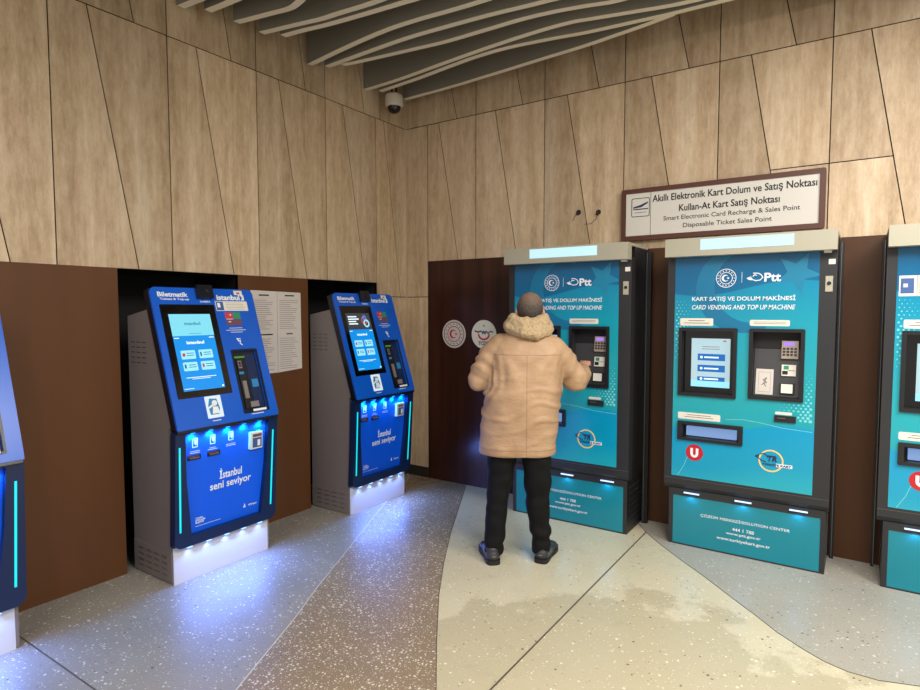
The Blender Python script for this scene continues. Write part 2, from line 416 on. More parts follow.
# left wall (y from -8 to 0)
ss = []
for i in range(-8, 4):
    y = -2.39+.672*i-.0
    if -7.9 < y < -.45: ss.append(('v', y))
    if -7.9 < y+.2 < -.45: ss.append(('s', y+.2))
LL = lower_lines(ss, LB)
polys = band(LL, LB, SEAM, -8, -.435)
polys += [[(-.435+G, 1.75+G), (-.0-.10, 1.75+G), (-.33, SEAM-G), (-.435+G, SEAM-G)], [(-.0-.10+2*G, 1.75+G), (0, 1.75+G), (0, SEAM-G), (-.33+2*G, SEAM-G)]]
up = []
for i in range(-8, 4):
    y = -2.39+.672*i
    if -7.9 < y < -.1: up.append((y, y))
    s = y+.465
    if -7.9 < s < -.1: up.append((s, s-(TOP-SEAM)*.17))
polys += band(up, SEAM, TOP, -8, 0)
polys += [[(-.435+G, .10), (-.2-G, .10), (-.2-G, 1.75-G), (-.435+G, 1.75-G)], [(-.2+G, .10), (0, .10), (0, 1.75-G), (-.2+G, 1.75-G)]]
back = [[(-8, LB), (0, LB), (0, TOP), (-8, TOP)], [(-.435, 0), (0, 0), (0, LB), (-.435, LB)]]
stone_wall('wall_left', FL, polys, back)
# right wall
polys = []; ss = []
for i in range(0, 12):
    x = .13+.6745*i
    if x > .27: ss.append(('v', x))
    if x+.2 > .27: ss.append(('s', x+.2+(.065 if i == 0 else 0)))
ss.sort(key=lambda t: t[1])
for i, P in enumerate(band([(a, b) for a, b in lower_lines(ss, RB)], RB, SEAM, .265, 8.2)):
    xm = sum(p[0] for p in P)/4
    if 3.1 < xm < 3.9:
        polys += [clip(P, 0, 1, 2.566-G), clip(P, 0, -1, -2.566-G)]
    else: polys.append(P)
up = []
for i in range(0, 12):
    x = .13+.6745*i
    if x > .2: up.append((x, x))
    up.append((x+.467, x+.467-(TOP-SEAM)*.205))
up.sort()
polys += band(up, SEAM, TOP, 0, 8.2)
polys += [[(0, .10), (.265-G, .10), (.265-G, 1.75-G), (0, 1.75-G)], [(0, 1.75+G), (.265-G, 1.75+G), (.265-G, SEAM-G), (0, SEAM-G)]]
back = [[(.265, RB), (8.2, RB), (8.2, TOP), (.265, TOP)], [(0, 0), (.265, 0), (.265, TOP), (0, TOP)]]
stone_wall('wall_right', FR, polys, back)
# openings behind the blue kiosks
nt_ = 0
ops = [(-4.19, -3.40), (-2.74, -1.905), (-1.260, -.435)]
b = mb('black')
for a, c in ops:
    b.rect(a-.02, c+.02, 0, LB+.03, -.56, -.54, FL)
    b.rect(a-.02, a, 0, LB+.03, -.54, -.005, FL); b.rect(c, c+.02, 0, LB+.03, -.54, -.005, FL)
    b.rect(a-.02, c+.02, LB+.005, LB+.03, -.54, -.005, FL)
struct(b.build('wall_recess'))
def panels(spans, fr, m, z1, start):
    for i, (a, c) in enumerate(spans):
        q = mb(m); q.rect(a, c, .0, z1+.003, -.03, .0036, fr); struct(q.build('trim_%d' % (start+i)))
panels([(-8, -4.19), (-3.40, -2.74), (-1.905, -1.260)], FL, 'brown', LB, 1)
panels([(.267, 1.42)], FR, 'redbrown', RB, 4)
M['brown2'] = mat('dark_brown_cladding', srgb(76, 47, 26), .5, spec=.3, nscale=5, namt=.1, stretch=(1, 1, .15))
panels([(1.424, 2.95), (2.954, 4.30), (4.304, 8.2)], FR, 'brown2', RB, 5)
q = mb('skirt'); q.rect(-.435, -.002, 0, .10, -.01, .006, FL); struct(q.build('baseboard_left'))
q = mb('skirt'); q.rect(.006, .262, 0, .10, -.01, .006, FR); struct(q.build('baseboard_right'))
# ceiling
q = mb('ceil'); q.box(-.02, 8.2, -8, .02, TOP, TOP+.05); struct(q.build('ceiling'))
# floor: four terrazzo fields separated by curved strips
L1 = [(2.05, -4.1), (1.544, -3.066), (1.463, -2.90), (1.28, -2.52), (1.107, -2.20), (.93, -1.84), (.76, -1.50), (.56, -1.10), (.33, -.62), (.1, -.1), (.0, .0)]
L1 = [(2.9, -8)]+[(2.4, -5.2)]+L1
L2 = [(.689, .02), (.93, -.43), (1.265, -1.06), (1.53, -1.52), (1.76, -1.89), (2.03, -2.28), (2.253, -2.588), (2.65, -3.15), (3.3, -4.4), (4.2, -8)]
L3 = [(2.25, .02), (2.456, -.272), (2.604, -.44), (2.78, -.62), (2.968, -.80), (3.13, -.97), (3.289, -1.13), (3.41, -1.26), (3.532, -1.36), (3.62, -1.42), (3.71, -1.45), (3.823, -1.45), (3.97, -1.40), (4.3, -1.2), (4.9, -.75), (5.9, -.3), (7, .02)]
fb = MB()
def field(m, poly):
    fb.m(m)
    tr = geometry.tessellate_polygon([[Vector((a, b_, 0)) for a, b_ in poly]])
    vs = [fb.bm.verts.new((a, b_, 0)) for a, b_ in poly]
    for t in tr: fb.face([vs[i] for i in t])
field('fl_grey', [(-.6, -8)]+L1+[(0, .02), (-.6, .02)])
field('fl_brown', L1+[(0, .02)]+L2)
field('fl_cream', L2[::-1]+L3+[(8.2, .02), (8.2, -8)])
fl = fb
fl.m('fl_light')
vs = L3
tr = geometry.tessellate_polygon([[Vector((a, b_, 0)) for a, b_ in vs]])
V = [fl.bm.verts.new((a, b_, .0006)) for a, b_ in vs]
for t in tr: fl.face([V[i] for i in t])
FZ = Fr((0, 0, 0), (1, 0, 0), (0, 1, 0), (0, 0, 1))
fl.m('fljoint'); fl.stroke(L2, .005, 0, .0009, FZ); fl.stroke(L3, .005, 0, .0012, FZ)
fl.stroke([(2.448, -.26), (2.438, -8)], .009, 0, .0010, FZ); fl.stroke([(.02, -3.41), (1.38, -3.40), (3.2, -3.39)], .007, 0, .0010, FZ)
fl.m('fljoint2'); fl.stroke(L1, .006, 0, .0010, FZ)
for f in fl.bm.faces:
    f.normal_update()
struct(fl.build('floor'))

# wavy ceiling baffles
ZB = 3.565
fins = {
 'A': [(.02, -2.326), (.3, -2.31), (1, -2.30), (2, -2.34), (3.2, -2.25), (5.0, -2.34)],
 'B': [(.12, -2.198), (.344, -2.187), (.95, -2.17), (1.8, -2.2), (3, -2.1), (5, -2.15)],
 'C': [(.14, -1.998), (.436, -1.947), (.592, -1.923), (.702, -1.944), (.95, -2.02), (1.5, -2.05), (2.5, -1.95), (5, -1.98)],
 'D': [(.15, -1.803), (.474, -1.745), (.658, -1.710), (.78, -1.702), (1.103, -1.674), (1.8, -1.69), (3, -1.77), (5, -1.75)],
 'E': [(.24, -1.69), (.421, -1.668), (.585, -1.638), (.83, -1.608), (1.22, -1.571), (1.9, -1.52), (3, -1.56), (5, -1.5)],
 'F': [(.012, -1.238), (.447, -1.300), (.886, -1.345), (1.172, -1.342), (1.401, -1.322), (1.61, -1.308), (2.2, -1.30), (3, -1.35), (5, -1.26)],
 'G': [(.10, -1.136), (.547, -1.158), (.962, -1.170), (1.286, -1.153), (1.62, -1.126), (1.955, -1.083), (2.5, -1.04), (3.3, -1.11), (5, -1.06)],
 'H': [(.23, -1.090), (.457, -1.055), (.899, -.998), (1.14, -.970), (1.52, -.961), (1.771, -.955), (1.991, -.926), (2.181, -.882), (2.361, -.834), (3.2, -.80), (5, -.86)],
 'I': [(.012, -.592), (.416, -.613), (.944, -.673), (1.37, -.716), (1.784, -.740), (2.018, -.732), (2.112, -.711), (2.407, -.637), (2.717, -.569), (3.3, -.54), (5, -.62)],
 'J': [(.09, -.495), (.527, -.536), (.883, -.588), (1.17, -.625), (1.46, -.630), (1.828, -.577), (2.038, -.535), (2.362, -.499), (2.586, -.474), (2.902, -.458), (3.6, -.41), (5, -.44)],
 'K': [(.14, -.208), (.621, -.221), (1.094, -.258), (1.565, -.302), (1.959, -.337), (2.202, -.374), (2.42, -.410), (2.62, -.455)]}
def catmull(P, k=5):
    out = []
    for i in range(len(P)-1):
        p0, p1, p2, p3 = P[max(i-1, 0)], P[i], P[i+1], P[min(i+2, len(P)-1)]
        # monotone-ish hermite on y(x)
        h = p2[0]-p1[0]
        m1 = (p2[1]-p0[1])/max(p2[0]-p0[0], 1e-6); m2 = (p3[1]-p1[1])/max(p3[0]-p1[0], 1e-6)
        for j in range(k):
            t = j/k
            y = (2*t**3-3*t**2+1)*p1[1]+(t**3-2*t*t+t)*h*m1+(-2*t**3+3*t*t)*p2[1]+(t**3-t*t)*h*m2
            out.append((p1[0]+h*t, y))
    out.append(P[-1]); return out
labs = {
 'A': 'wavy grey-beige ceiling baffle, barely in frame, farthest left at the top edge',
 'B': 'wavy grey-beige ceiling baffle second from the left at the top edge',
 'C': 'ceiling baffle third from the left, its edge bending sharply upward',
 'D': 'ceiling baffle fourth from the left, front one of a close pair',
 'E': 'ceiling baffle tucked right behind the fourth one, back one of a close pair',
 'F': 'deep ceiling baffle with a tall bare face, front one of the middle trio',
 'G': 'ceiling baffle in the centre of the middle trio',
 'H': 'ceiling baffle at the back of the middle trio, drifting away from the other two',
 'I': 'ceiling baffle just left of the dome camera, front one of its pair',
 'J': 'ceiling baffle running right in front of the dome camera stem',
 'K': 'last short ceiling baffle beside the right wall, behind the dome camera'}
for k, P in fins.items():
    Q = catmull(P); w = .052
    poly = [(x, y) for x, y in Q]+[(x, y+w) for x, y in reversed(Q)]
    b = mb('fin'); n = len(Q); ZB = 3.567 if k == 'K' else 3.565
    bot = [(b.bm.verts.new((x, y, ZB)), b.bm.verts.new((x, y+w, ZB))) for x, y in Q]
    top = [(b.bm.verts.new((x, y, TOP)), b.bm.verts.new((x, y+w, TOP))) for x, y in Q]
    for i in range(n-1):
        b.face([bot[i][0], bot[i+1][0], top[i+1][0], top[i][0]]); b.face([bot[i][1], top[i][1], top[i+1][1], bot[i+1][1]])
        b.face([top[i][0], top[i+1][0], top[i+1][1], top[i][1]])
    b.face([bot[0][0], top[0][0], top[0][1], bot[0][1]]); b.face([bot[-1][0], bot[-1][1], top[-1][1], top[-1][0]])
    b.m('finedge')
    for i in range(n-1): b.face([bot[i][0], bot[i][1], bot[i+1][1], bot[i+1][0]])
    tag(b.build('ceiling_baffle'), labs[k], 'ceiling baffle', 'wavy ceiling baffles')

# ------------------------------------------------------------------ blue istanbul kiosk
SY = Fr((0, 0, 0), (0, -1, 0), (0, 0, 1), (1, 0, 0))       # side profile: u = depth forward, v = z, extruded along x
LW = Fr((0, -.44, .22), (1, 0, 0), (0, -.04, .70), (0, -.70, -.04))
HD = Fr((0, -.50, .93), (1, 0, 0), (0, .265, .83), (0, -.83, .265))
def print_lines(b, u0, u1, v0, v1, n, d, fr, h=.35, seed=1, center=False):
    rnd = random.Random(seed); dv = (v1-v0)/n
    for i in range(n):
        v = v1-dv*(i+.5); w = (u1-u0)*rnd.uniform(.55, 1)
        a = (u0+u1)/2-w/2 if center else u0
        b.rect(a, a+w, v-dv*h/2, v+dv*h/2, d-.0004, d, fr)
def make_kiosk(label, loc, variant):
    t = root('ticket_kiosk', label, 'ticket machine', loc, PI/2, 'blue ticket kiosks along the left wall')
    b = mb('kgrey'); b.prism([(-.03, .002), (.395, .002), (.395, .93), (.435, .95), (.215, 1.62), (.19, 1.625), (-.03, 1.587)], -.342, .342, SY); b.bevel(.004)
    for side in (-1, 1):
        fs = Fr((side*.342, 0, 0), (0, -1, 0), (0, 0, 1), (side, 0, 0))
        b.m('inkdark')
        for i in range(3):
            for j in range(5): b.rect(.005+i*.062, .045+i*.062, 1.428-j*.031, 1.432-j*.031, -.001, .0012, fs)
        b.m('kgrey').rect(-.028, .388, .012, .195, 0, .004, fs); b.m('pseam')
        for i in range(4):
            for j in range(4): b.rect(.03+i*.085, .085+i*.085, .045+j*.036, .054+j*.036, .003, .006, fs)
    b.build('cabinet', t)
    b = mb('kbase'); b.box(-.3405, .326, -.402, -.30, .0, .222); b.bevel(.003); b.build('base', t)
    # lower front: navy frame around a recessed blue panel
    hole = [(-.248, .062), (.248, .062), (.283, .41), (.292, .684), (-.292, .684), (-.283, .41)]
    out = rrect(-.355, .355, .0, .70, .045)
    out = [(a, min(b_, .70)) for a, b_ in out]
    out = [p for p in out if not (p[1] > .66)]+[]
    out = rrect(-.353, .364, 0, .9, .045); out = clip(out, 0, 1, .70)
    b = mb('knavy'); b.prism(out, -.036, 0, LW, [hole]); fr_ = b.build('front_frame', t)
    b = mb('knavy'); b.prism(rrect(-.353, .364, .0, .70, .02), -.052, -.0365, LW); b.build('front_housing', t)
    b = mb('kinset'); b.prism(hole, -.0362, -.032, LW); ip = b.build('lower_panel', t)
    for s in (-1, 1):
        b = mb('cyan'); b.prism([(s*.320-.005, .10), (s*.320+.005, .10), (s*.328+.005, .61), (s*.328-.005, .61)], 0, .003, LW); b.build('light_strip', t, label='glowing cyan strip')
    for i in range(5):
        b = mb('ledblue'); b.rect(-.235+i*.1175-.012, -.235+i*.1175+.012, .677, .684, -.028, -.012, LW); b.build('downlight', fr_)
        b = mb('led'); b.box(-.25+i*.125-.015, -.25+i*.125+.015, -.43, -.412, .208, .2125); b.build('base_lamp', t)
    D = -.0312
    text('lettering', 'İstanbul', ip, 'white', LW, -.045, .115, .352, .420, D, bold=.02)
    text('lettering', 'seni seviyor', ip, 'white', LW, -.11, .185, .278, .338, D, bold=.02)
    for i, u in enumerate((-.212, -.095, .032)):
        b = mb('white'); b.prism(rrect(u-.018, u+.018, .585, .642, .004), D-.0006, D, LW, [rrect(u-.013, u+.013, .590, .637, .003)])
        b.prism([(u-.006, .632), (u+.012, .632), (u+.012, .605), (u+.004, .598), (u-.004, .610)], D-.0006, D, LW); b.build('hand_symbol', ip)
        b = mb('white'); print_lines(b, u-.035, u+.035, .548, .568, 2, D, LW, .3, i, True); b.build('fine_print', ip)
    for u in (-.218, -.088):
        b = mb('kdark'); b.rect(u-.042, u+.042, .512, .540, D-.001, D+.004, LW); b.m('pseam').rect(u-.030, u+.030, .521, .527, D+.004, D+.012, LW)
        b.m('pinkred').rect(u-.038, u+.030, .532, .535, D+.0041, D+.0048, LW); b.build('card_slot', ip)
    b = mb('sticker'); b.rect(.162, .253, .502, .612, D-.001, D+.022, LW); b.m('stickblue').rect(.178, .248, .510, .575, D+.022, D+.0225, LW)
    b.m('redgrey').rect(.178, .248, .580, .600, D+.022, D+.0225, LW); b.m('white').rect(.215, .236, .520, .560, D+.0225, D+.023, LW); b.build('reader_box', ip)
    text('lettering', 'İSTANBUL\nBÜYÜKŞEHİR\nBELEDİYESİ', ip, 'white', LW, -.205, -.14, .112, .152, D, bold=.03)
    b = mb('white'); b.rect(-.205, -.035, .094, .096, D-.0005, D, LW); b.build('rule_line', ip); b = mb('white')
    b.prism([(.131, .120), (.148, .120), (.143, .135), (.1395, .15), (.136, .135)], D-.0005, D, LW)
    b.build('tower_logo', ip)
    text('lettering', 'METRO istanbul', ip, 'white', LW, .170, .232, .122, .134, D, bold=.03)
    # slanted head
    b = mb('kdark')
    d0 = (.50, .93); d1 = (.235, 1.76); n = (.83/.8713, .265/.8713)
    def off(p, k, dv=0): return (p[0]+n[0]*k-.304*dv*1, p[1]+n[1]*k+.953*dv)
    b.prism([off(d0, -.015), off(d1, -.015, -.004), off(d1, -.066, -.01), off(d0, -.062), (.43, .93)], -.350, .360, SY); b.bevel(.008); b.build('head_housing', t)
    niche = [(.112, .052), (.283, .052), (.283, .448), (.112, .448)]
    pl = rrect(-.350, .360, -.02, .872, .035); pl = clip(pl, 0, -1, 0)
    b = mb('kblue'); b.prism(pl, -.0148, 0, HD, [niche]); hp = b.build('head_panel', t)
    b = mb('kdark'); b.prism(pl, -.0152, -.0149, HD, [niche]); b.rect(-.352, .352, -.014, -.001, -.05, -.002, HD); b.build('panel_lip', hp)
    b = mb('bezel'); b.prism(rrect(-.310, .048, .184, .762, .006), 0, .004, HD); bz = b.build('screen_bezel', t)
    sc = mb('scr_pale' if variant != 2 else 'scr_dark'); sc.rect(-.268, .004, .563, .700, .004, .0055, HD)
    sc.m('scr_blue').rect(-.268, .004, .224, .562, .004, .0055, HD)
    sc.m('scr_tile')
    for u in (-.240, -.125):
        for v in (.418, .345): sc.rect(u, u+.092, v, v+.054, .0055, .0062, HD, .006)
    sc.m('scr_red').rect(-.232, -.214, .435, .455, .0062, .0066, HD); sc.rect(-.117, -.104, .362, .385, .0062, .0066, HD)
    sc.m('scr_ink').rect(-.117, -.107, .432, .458, .0062, .0066, HD); sc.rect(-.232, -.221, .362, .386, .0062, .0066, HD)
    for u in (-.205, -.093):
        for v in (.433, .360):
            for j in range(2): sc.rect(u, u+.047, v+.006+j*.013, v+.010+j*.013, .0062, .0066, HD)
    sc.m('scr_white'); sc.rect(-.235, -.04, .302, .306, .0055, .006, HD); sc.rect(-.20, -.08, .293, .296, .0055, .006, HD)
    sc.rect(-.262, -.232, .547, .552, .0055, .006, HD); sc.rect(-.035, -.003, .547, .552, .0055, .006, HD); sc.rect(-.262, -.20, .236, .239, .0055, .006, HD); sc.rect(-.014, -.002, .232, .242, .0055, .006, HD)
    s_ = sc.build('screen', bz)
    text('lettering', 'istanbul', bz, 'scr_white', HD, -.19, -.075, .510, .530, .0062, bold=.03)
    if variant != 2:
        text('lettering', 'istanbul', bz, 'scr_ink', HD, -.18, -.075, .630, .650, .0062, bold=.01)
        b = mb('scr_ink'); b.rect(-.16, -.08, .575, .577, .0055, .006, HD); b.build('fine_print', bz)
    else:
        b = mb('scr_white')
        for j, w in enumerate((.10, .12, .085, .10)): b.rect(-.25, -.25+w, .665-j*.020, .675-j*.020, .0055, .006, HD)
        b.m('scr_red').ring(-.07, .635, .022, .036, .0055, .0062, HD); b.m('scr_tile').ring(-.05, .612, .020, .034, .0055, .0066, HD); b.m('scr_blue').ring(-.062, .660, .012, .022, .0055, .0066, HD); b.build('advert_art', bz)
    # top camera box
    b = mb('kdark'); b.rect(-.062, .045, .800, .886, 0, .030, HD); b.bevel(.006); cb = b.build('camera_box', t)
    b = mb('inkdark'); b.prism(circle(.0, .845, .012), .03, .034, HD); b.build('lens', cb)
    text('lettering', 'KAMERA', t, 'white', HD, -.04, .03, .777, .789, bold=.02)
    text('lettering', 'Biletmatik', t, 'white', HD, -.308, -.115, .812, .842, bold=.03)
    text('lettering', 'Tickets & Top-up', t, 'white', HD, -.298, -.112, .787, .805, bold=.02)
    text('lettering', 'istanbul', t, 'white', HD, .08, .252, .795, .832, bold=.035)
    b = mb('white'); b.prism([(.257, .795), (.285, .795), (.285, .832), (.257, .832), (.272, .813)], 0, .0012, HD); b.build('small_logo', t)
    b = mb('sticker'); b.rect(.215, .278, .832, .862, 0, .0014, HD); b.m('pinkred').rect(.235, .258, .838, .850, .0014, .0018, HD); b.build('sticker', t)
    if variant == 1:
        b = mb('sticker'); b.rect(.062, .300, .722, .788, 0, .0016, HD); b.m('stickblue').rect(.066, .118, .726, .784, .0016, .002, HD)
        b.m('white').rect(.075, .095, .745, .775, .002, .0023, HD); b.m('ink'); print_lines(b, .135, .285, .728, .782, 5, .002, HD, .14, 5); b.build('sticker', t, label='cream paper notice strip with a blue picture')
    b = mb('pinkred'); b.rect(.115, .172, .668, .712, 0, .0012, HD); b.m('green').rect(.175, .228, .668, .712, 0, .0012, HD)
    b.m('redgrey').rect(.115, .172, .624, .665, 0, .0012, HD); b.rect(.175, .228, .624, .665, 0, .0012, HD)
    b.m('white').rect(.118, .17, .664, .667, 0, .0016, HD); b.rect(.13, .15, .645, .65, .0012, .0016, HD); b.rect(.15, .158, .69, .70, .0012, .0016, HD); b.build('payment_card_logos', t)
    b = mb('white'); print_lines(b, .10, .25, .570, .612, 3, .0012, HD, .22, 8, True)
    b.stroke([(.165, .535), (.175, .515), (.19, .52), (.182, .50), (.197, .49)], .006, 0, .0012, HD); b.rect(.168, .192, .528, .534, 0, .0012, HD); b.build('fine_print', t)
    # card niche
    b = mb('kdark'); b.prism(rrect(.100, .295, .040, .460, .006), -.001, .004, HD, [niche]); nf = b.build('niche_frame', t)
    b = mb('kdark'); b.rect(.112, .283, .052, .448, -.0150, -.0138, HD)
    b.m('knavy').rect(.20, .275, .07, .43, -.0138, -.012, HD)
    b.m('limeglow').rect(.125, .20, .405, .417, -.0138, -.011, HD)
    b.m('blackp').rect(.128, .168, .07, .40, -.0138, -.004, HD)
    b.m('kgrey').rect(.135, .160, .335, .385, -.004, -.001, HD); b.rect(.137, .165, .135, .25, -.004, .004, HD)
    b.m('skyink').rect(.130, .165, .295, .312, -.004, -.002, HD); b.rect(.215, .262, .205, .258, -.012, -.010, HD)
    b.m('inkdark').rect(.140, .155, .345, .358, -.001, .0, HD); b.rect(.140, .155, .362, .378, -.001, .0, HD)
    b.m('kgrey').rect(.165, .23, .075, .112, -.012, -.004, HD); b.build('payment_terminal', t)
    b = mb('white'); b.rect(.17, .27, .0455, .060, .004, .0046, HD); print_lines(b, .13, .27, .024, .036, 1, .0012, HD, .35, 3, True); b.build('fine_print', t)
    b = mb('glow_card'); b.rect(-.148, -.042, .045, .180, 0, .003, HD, .004); g_ = b.build('lit_reader', t, label='glowing white contactless card pad')
    b = mb('skyink'); b.prism([(-.128, .065), (-.072, .065), (-.060, .10), (-.072, .16), (-.12, .165), (-.135, .12)], .003, .0034, HD)
    b.m('white').prism(circle(-.09, .135, .018, 14), .0034, .0038, HD); b.prism([(-.115, .07), (-.065, .07), (-.072, .11), (-.105, .115)], .0034, .0038, HD); b.stroke([(-.13, .11), (-.10, .125)], .012, .0034, .0038, HD); b.build('hand_symbol', g_)
    b = mb('white'); print_lines(b, -.14, -.05, .022, .034, 1, .0012, HD, .35, 3, True); b.build('fine_print', t)
    # real lamps of the kiosk
    for i in range(5):
        for (p, e, col, nm, sz) in ((LW(-.235+i*.1175, .668, -.016), KE1, (.02, .50, 1), 'downlight_glow', .012), (Vector((-.25+i*.125, -.421, .203)), KE2, (.30, .46, 1), 'base_glow', .015)):
            li = bpy.data.lights.new(nm, 'SPOT'); li.energy = e; li.color = col; li.shadow_soft_size = sz
            li.spot_size = math.radians(120 if nm == 'base_glow' else 150); li.spot_blend = .6
            lo = bpy.data.objects.new(nm, li); C.objects.link(lo); lo.location = p; lo.parent = t
            lo.rotation_euler = (math.radians(0), 0, 0) if nm == 'base_glow' else (math.radians(12), 0, 0)
    li = bpy.data.lights.new('base_strip_glow', 'AREA'); li.shape = 'RECTANGLE'; li.size = .6; li.size_y = .02; li.energy = KE3; li.color = (.15, .27, 1)
    lo = bpy.data.objects.new('base_strip_glow', li); C.objects.link(lo); lo.location = (0, -.428, .204); lo.parent = t; lo.rotation_euler = (math.radians(-60), 0, 0)
    return t
KE3 = 7.0
KE1, KE2 = 1.7, .38
make_kiosk('blue ticket kiosk left of the paper notice, cream notice strip stuck on its head', (0, -2.33, 0), 1)
make_kiosk('blue ticket kiosk standing nearest the corner, with dark advert on the screen top', (0, -.868, 0), 2)
make_kiosk('blue ticket kiosk cut off by the left edge, one cyan strip showing', (0, -3.79, 0), 0)

# ------------------------------------------------------------------ teal PTT vending machines
PT = Fr((0, -.375, 0), (1, 0, 0), (0, 0, 1), (0, -1, 0))
LP = Fr((0, -.352, 0), (1, 0, 0), (0, 0, 1), (0, -1, 0))
def star(cx, cy, r, a0, k=.42):
    return [(cx+(r if i % 2 == 0 else r*k)*math.cos(a0+i*PI/5), cy+(r if i % 2 == 0 else r*k)*math.sin(a0+i*PI/5)) for i in range(10)]
def clip_star(cx, cy, r, a0): return clip(clip(star(cx, cy, r, a0), 1, 0, .399), 0, 1, 1.984)
def emblem(b, cx, cy, r, d, fr, m, m2):
    b.m(m); b.ring(cx, cy, r*.93, r, d-.0006, d, fr); b.ring(cx, cy, r*.58, r*.64, d-.0006, d, fr)
    for i in range(16):
        a = 2*PI*i/16; b.prism(circle(cx+r*.79*math.cos(a), cy+r*.79*math.sin(a), r*.06, 6), d-.0006, d, fr)
    b.m(m2)
    # crescent and star
    P = [(cx-r*.08+r*.36*math.cos(t), cy+r*.36*math.sin(t)) for t in [math.radians(45+270*i/16) for i in range(17)]]
    Q = [(cx+r*.02+r*.27*math.cos(t), cy+r*.27*math.sin(t)) for t in [math.radians(315-270*i/16) for i in range(17)]]
    b.prism(P+Q, d-.0006, d, fr); b.prism(star(cx+r*.2, cy, r*.14, PI), d-.0006, d, fr)
def make_vendor(label, x, has_u, note, hexsticker=False, y=0, side=.512):
    t = root('card_vending_machine', label, 'vending machine', (x, y, 0), 0, 'teal card vending machines along the right wall')
    b = mb('pside'); b.box(-.487, .487, -.295, -.006, .395, 2.07); b.bevel(.004); cab = b.build('cabinet', t)
    b = mb('pside'); b.box(-.458, .476, -.350, -.006, .0, .394)
    b.m('pseam')
    for s in (-1, 1):
        fs = Fr((.476 if s > 0 else -.458, 0, 0), (0, -1, 0), (0, 0, 1), (s, 0, 0))
        for i in range(6):
            for j in range(7): b.prism(circle(.04+i*.05, .06+j*.045, .004, 6), -.001, .0012, fs)
    b.build('lower_cabinet', t)
    for u0, u1 in ((.4885, side), (-.505, -.4885)):
        b = mb('pside'); b.box(u0, u1, -.05, -.005, .0, 2.055); b.m('pseam').box(u0+.010, u0+.013, -.0508, -.049, .01, 2.05); b.build('surround', t)
    holes = [rrect(-.385, -.065, 1.066, 1.484, .0), rrect(.050, .315, 1.076, 1.484, .0), rrect(-.375, -.022, .760, .848, .0)]
    b = mb('pdark'); b.prism(rrect(-.49, .49, .470, 1.995), -.08, 0, PT, holes); door = b.build('door', t)
    b = mb('pdark'); b.prism([(.296, .470), (.375, .470), (.375, .425), (.352, .395), (.296, .395)], -.49, .49, SY); b.m('pseam').rect(-.49, .49, .468, .4695, .0, .0006, PT); b.build('ledge', t)
    # printed front
    b = MB(); b.m('graphic'); b.prism(rrect(-.440, .400, .486, 1.985, .0), .0002, .002, PT, holes)
    D = .0026
    b.m('swirltop')
    cr = []
    cx, cy, R_ = -.02, 1.76, .285
    a = [math.radians(62+236*i/28) for i in range(29)]
    P = [(cx+R_*math.cos(q), cy+R_*math.sin(q)) for q in a]
    cx2, cy2, R3 = .045, 1.775, .235
    Q = [(cx2+R3*math.cos(q), cy2+R3*math.sin(q)) for q in [math.radians(298-236*i/28) for i in range(29)]]
    cres = clip(clip(P+Q, 0, 1, 1.982), -1, 0, .438)
    tri = cres
    b.prism([p for p in P][:0] or cres, D-.0008, D-.0002, PT)
    b.m('swirl'); b.prism(clip_star(.285, 1.850, .132, math.radians(64)), D-.0008, D-.0001, PT)
    b.m('dotpale')
    for i in range(9):
        for j in range(17):
            u = .378-i*.026-(j % 2)*.013; v = .94+j*.019; r = .0105*max(0, 1-i*.13)*max(0, 1-j*.055)
            if r > .0015 and not (u < .34 and v > 1.04) and not (u < .31 and v > .915 and v < .995): b.prism(circle(u, v, r, 8), D-.0008, D, PT)
    for i in range(6):
        for j in range(19):
            u = -.425+i*.024+(j % 2)*.012; v = 1.30+j*.021; r = .0075*max(0, 1-i*.17)*(1-abs(j-9)*.07)
            if r > .0015 and not (v > 1.51 and v < 1.575 and u > -.405) and not (v < 1.51 and u > -.41): b.prism(circle(u, v, r, 8), D-.0008, D, PT)
    b.stroke([(-.10, .905), (.0, .915), (.10, .905), (.22, .885), (.39, .875)], .003, D-.0008, D, PT)
    b.stroke([(-.40, .49), (-.36, .56), (-.325, .66)], .003, D-.0008, D, PT)
    g = b.build('graphic_panel', t)
    b = MB(); emblem(b, -.120, 1.829, .061, D+.0004, PT, 'white', 'white'); b.build('crest_emblem', g)
    b = mb('white'); b.rect(-.0275, -.0255, 1.797, 1.865, D-.0006, D+.0004, PT); b.build('divider_line', g)
    b = mb('white')      # posthorn bird
    b.prism([(.0, 1.825), (.030, 1.838), (.026, 1.828), (.034, 1.812), (.018, 1.812)], D-.0006, D+.0004, PT)
    b.stroke([(.022, 1.834), (.036, 1.815), (.056, 1.808), (.080, 1.812), (.094, 1.828), (.084, 1.846), (.066, 1.855), (.040, 1.856)], .0055, D-.0006, D+.0004, PT)
    b.stroke([(.038, 1.835), (.046, 1.845), (.060, 1.842)], .005, D-.0006, D+.0004, PT); b.build('bird_logo', g)
    text('lettering', 'Ptt', g, 'white', PT, .103, .196, 1.800, 1.856, D+.0006, bold=.03)
    text('lettering', 'KART SATIŞ VE DOLUM MAKİNESİ', g, 'white', PT, -.328, .278, 1.676, 1.718, D+.0006, bold=.014)
    text('lettering', 'CARD VENDING AND TOP UP MACHINE', g, 'white', PT, -.328, .279, 1.626, 1.656, D+.0006, shear=.2, bold=.008)
    # stickers above the openings
    def lab(u0, u1, v0, v1, s, n=2):
        b = mb('sticker'); b.rect(u0, u1, v0, v1, D-.0008, D+.0006, PT, .008); b.m('ink'); print_lines(b, u0+.02, u1-.02, v0+.010, v1-.008, n, D+.001, PT, .28, s, True); b.build('instruction_label', g)
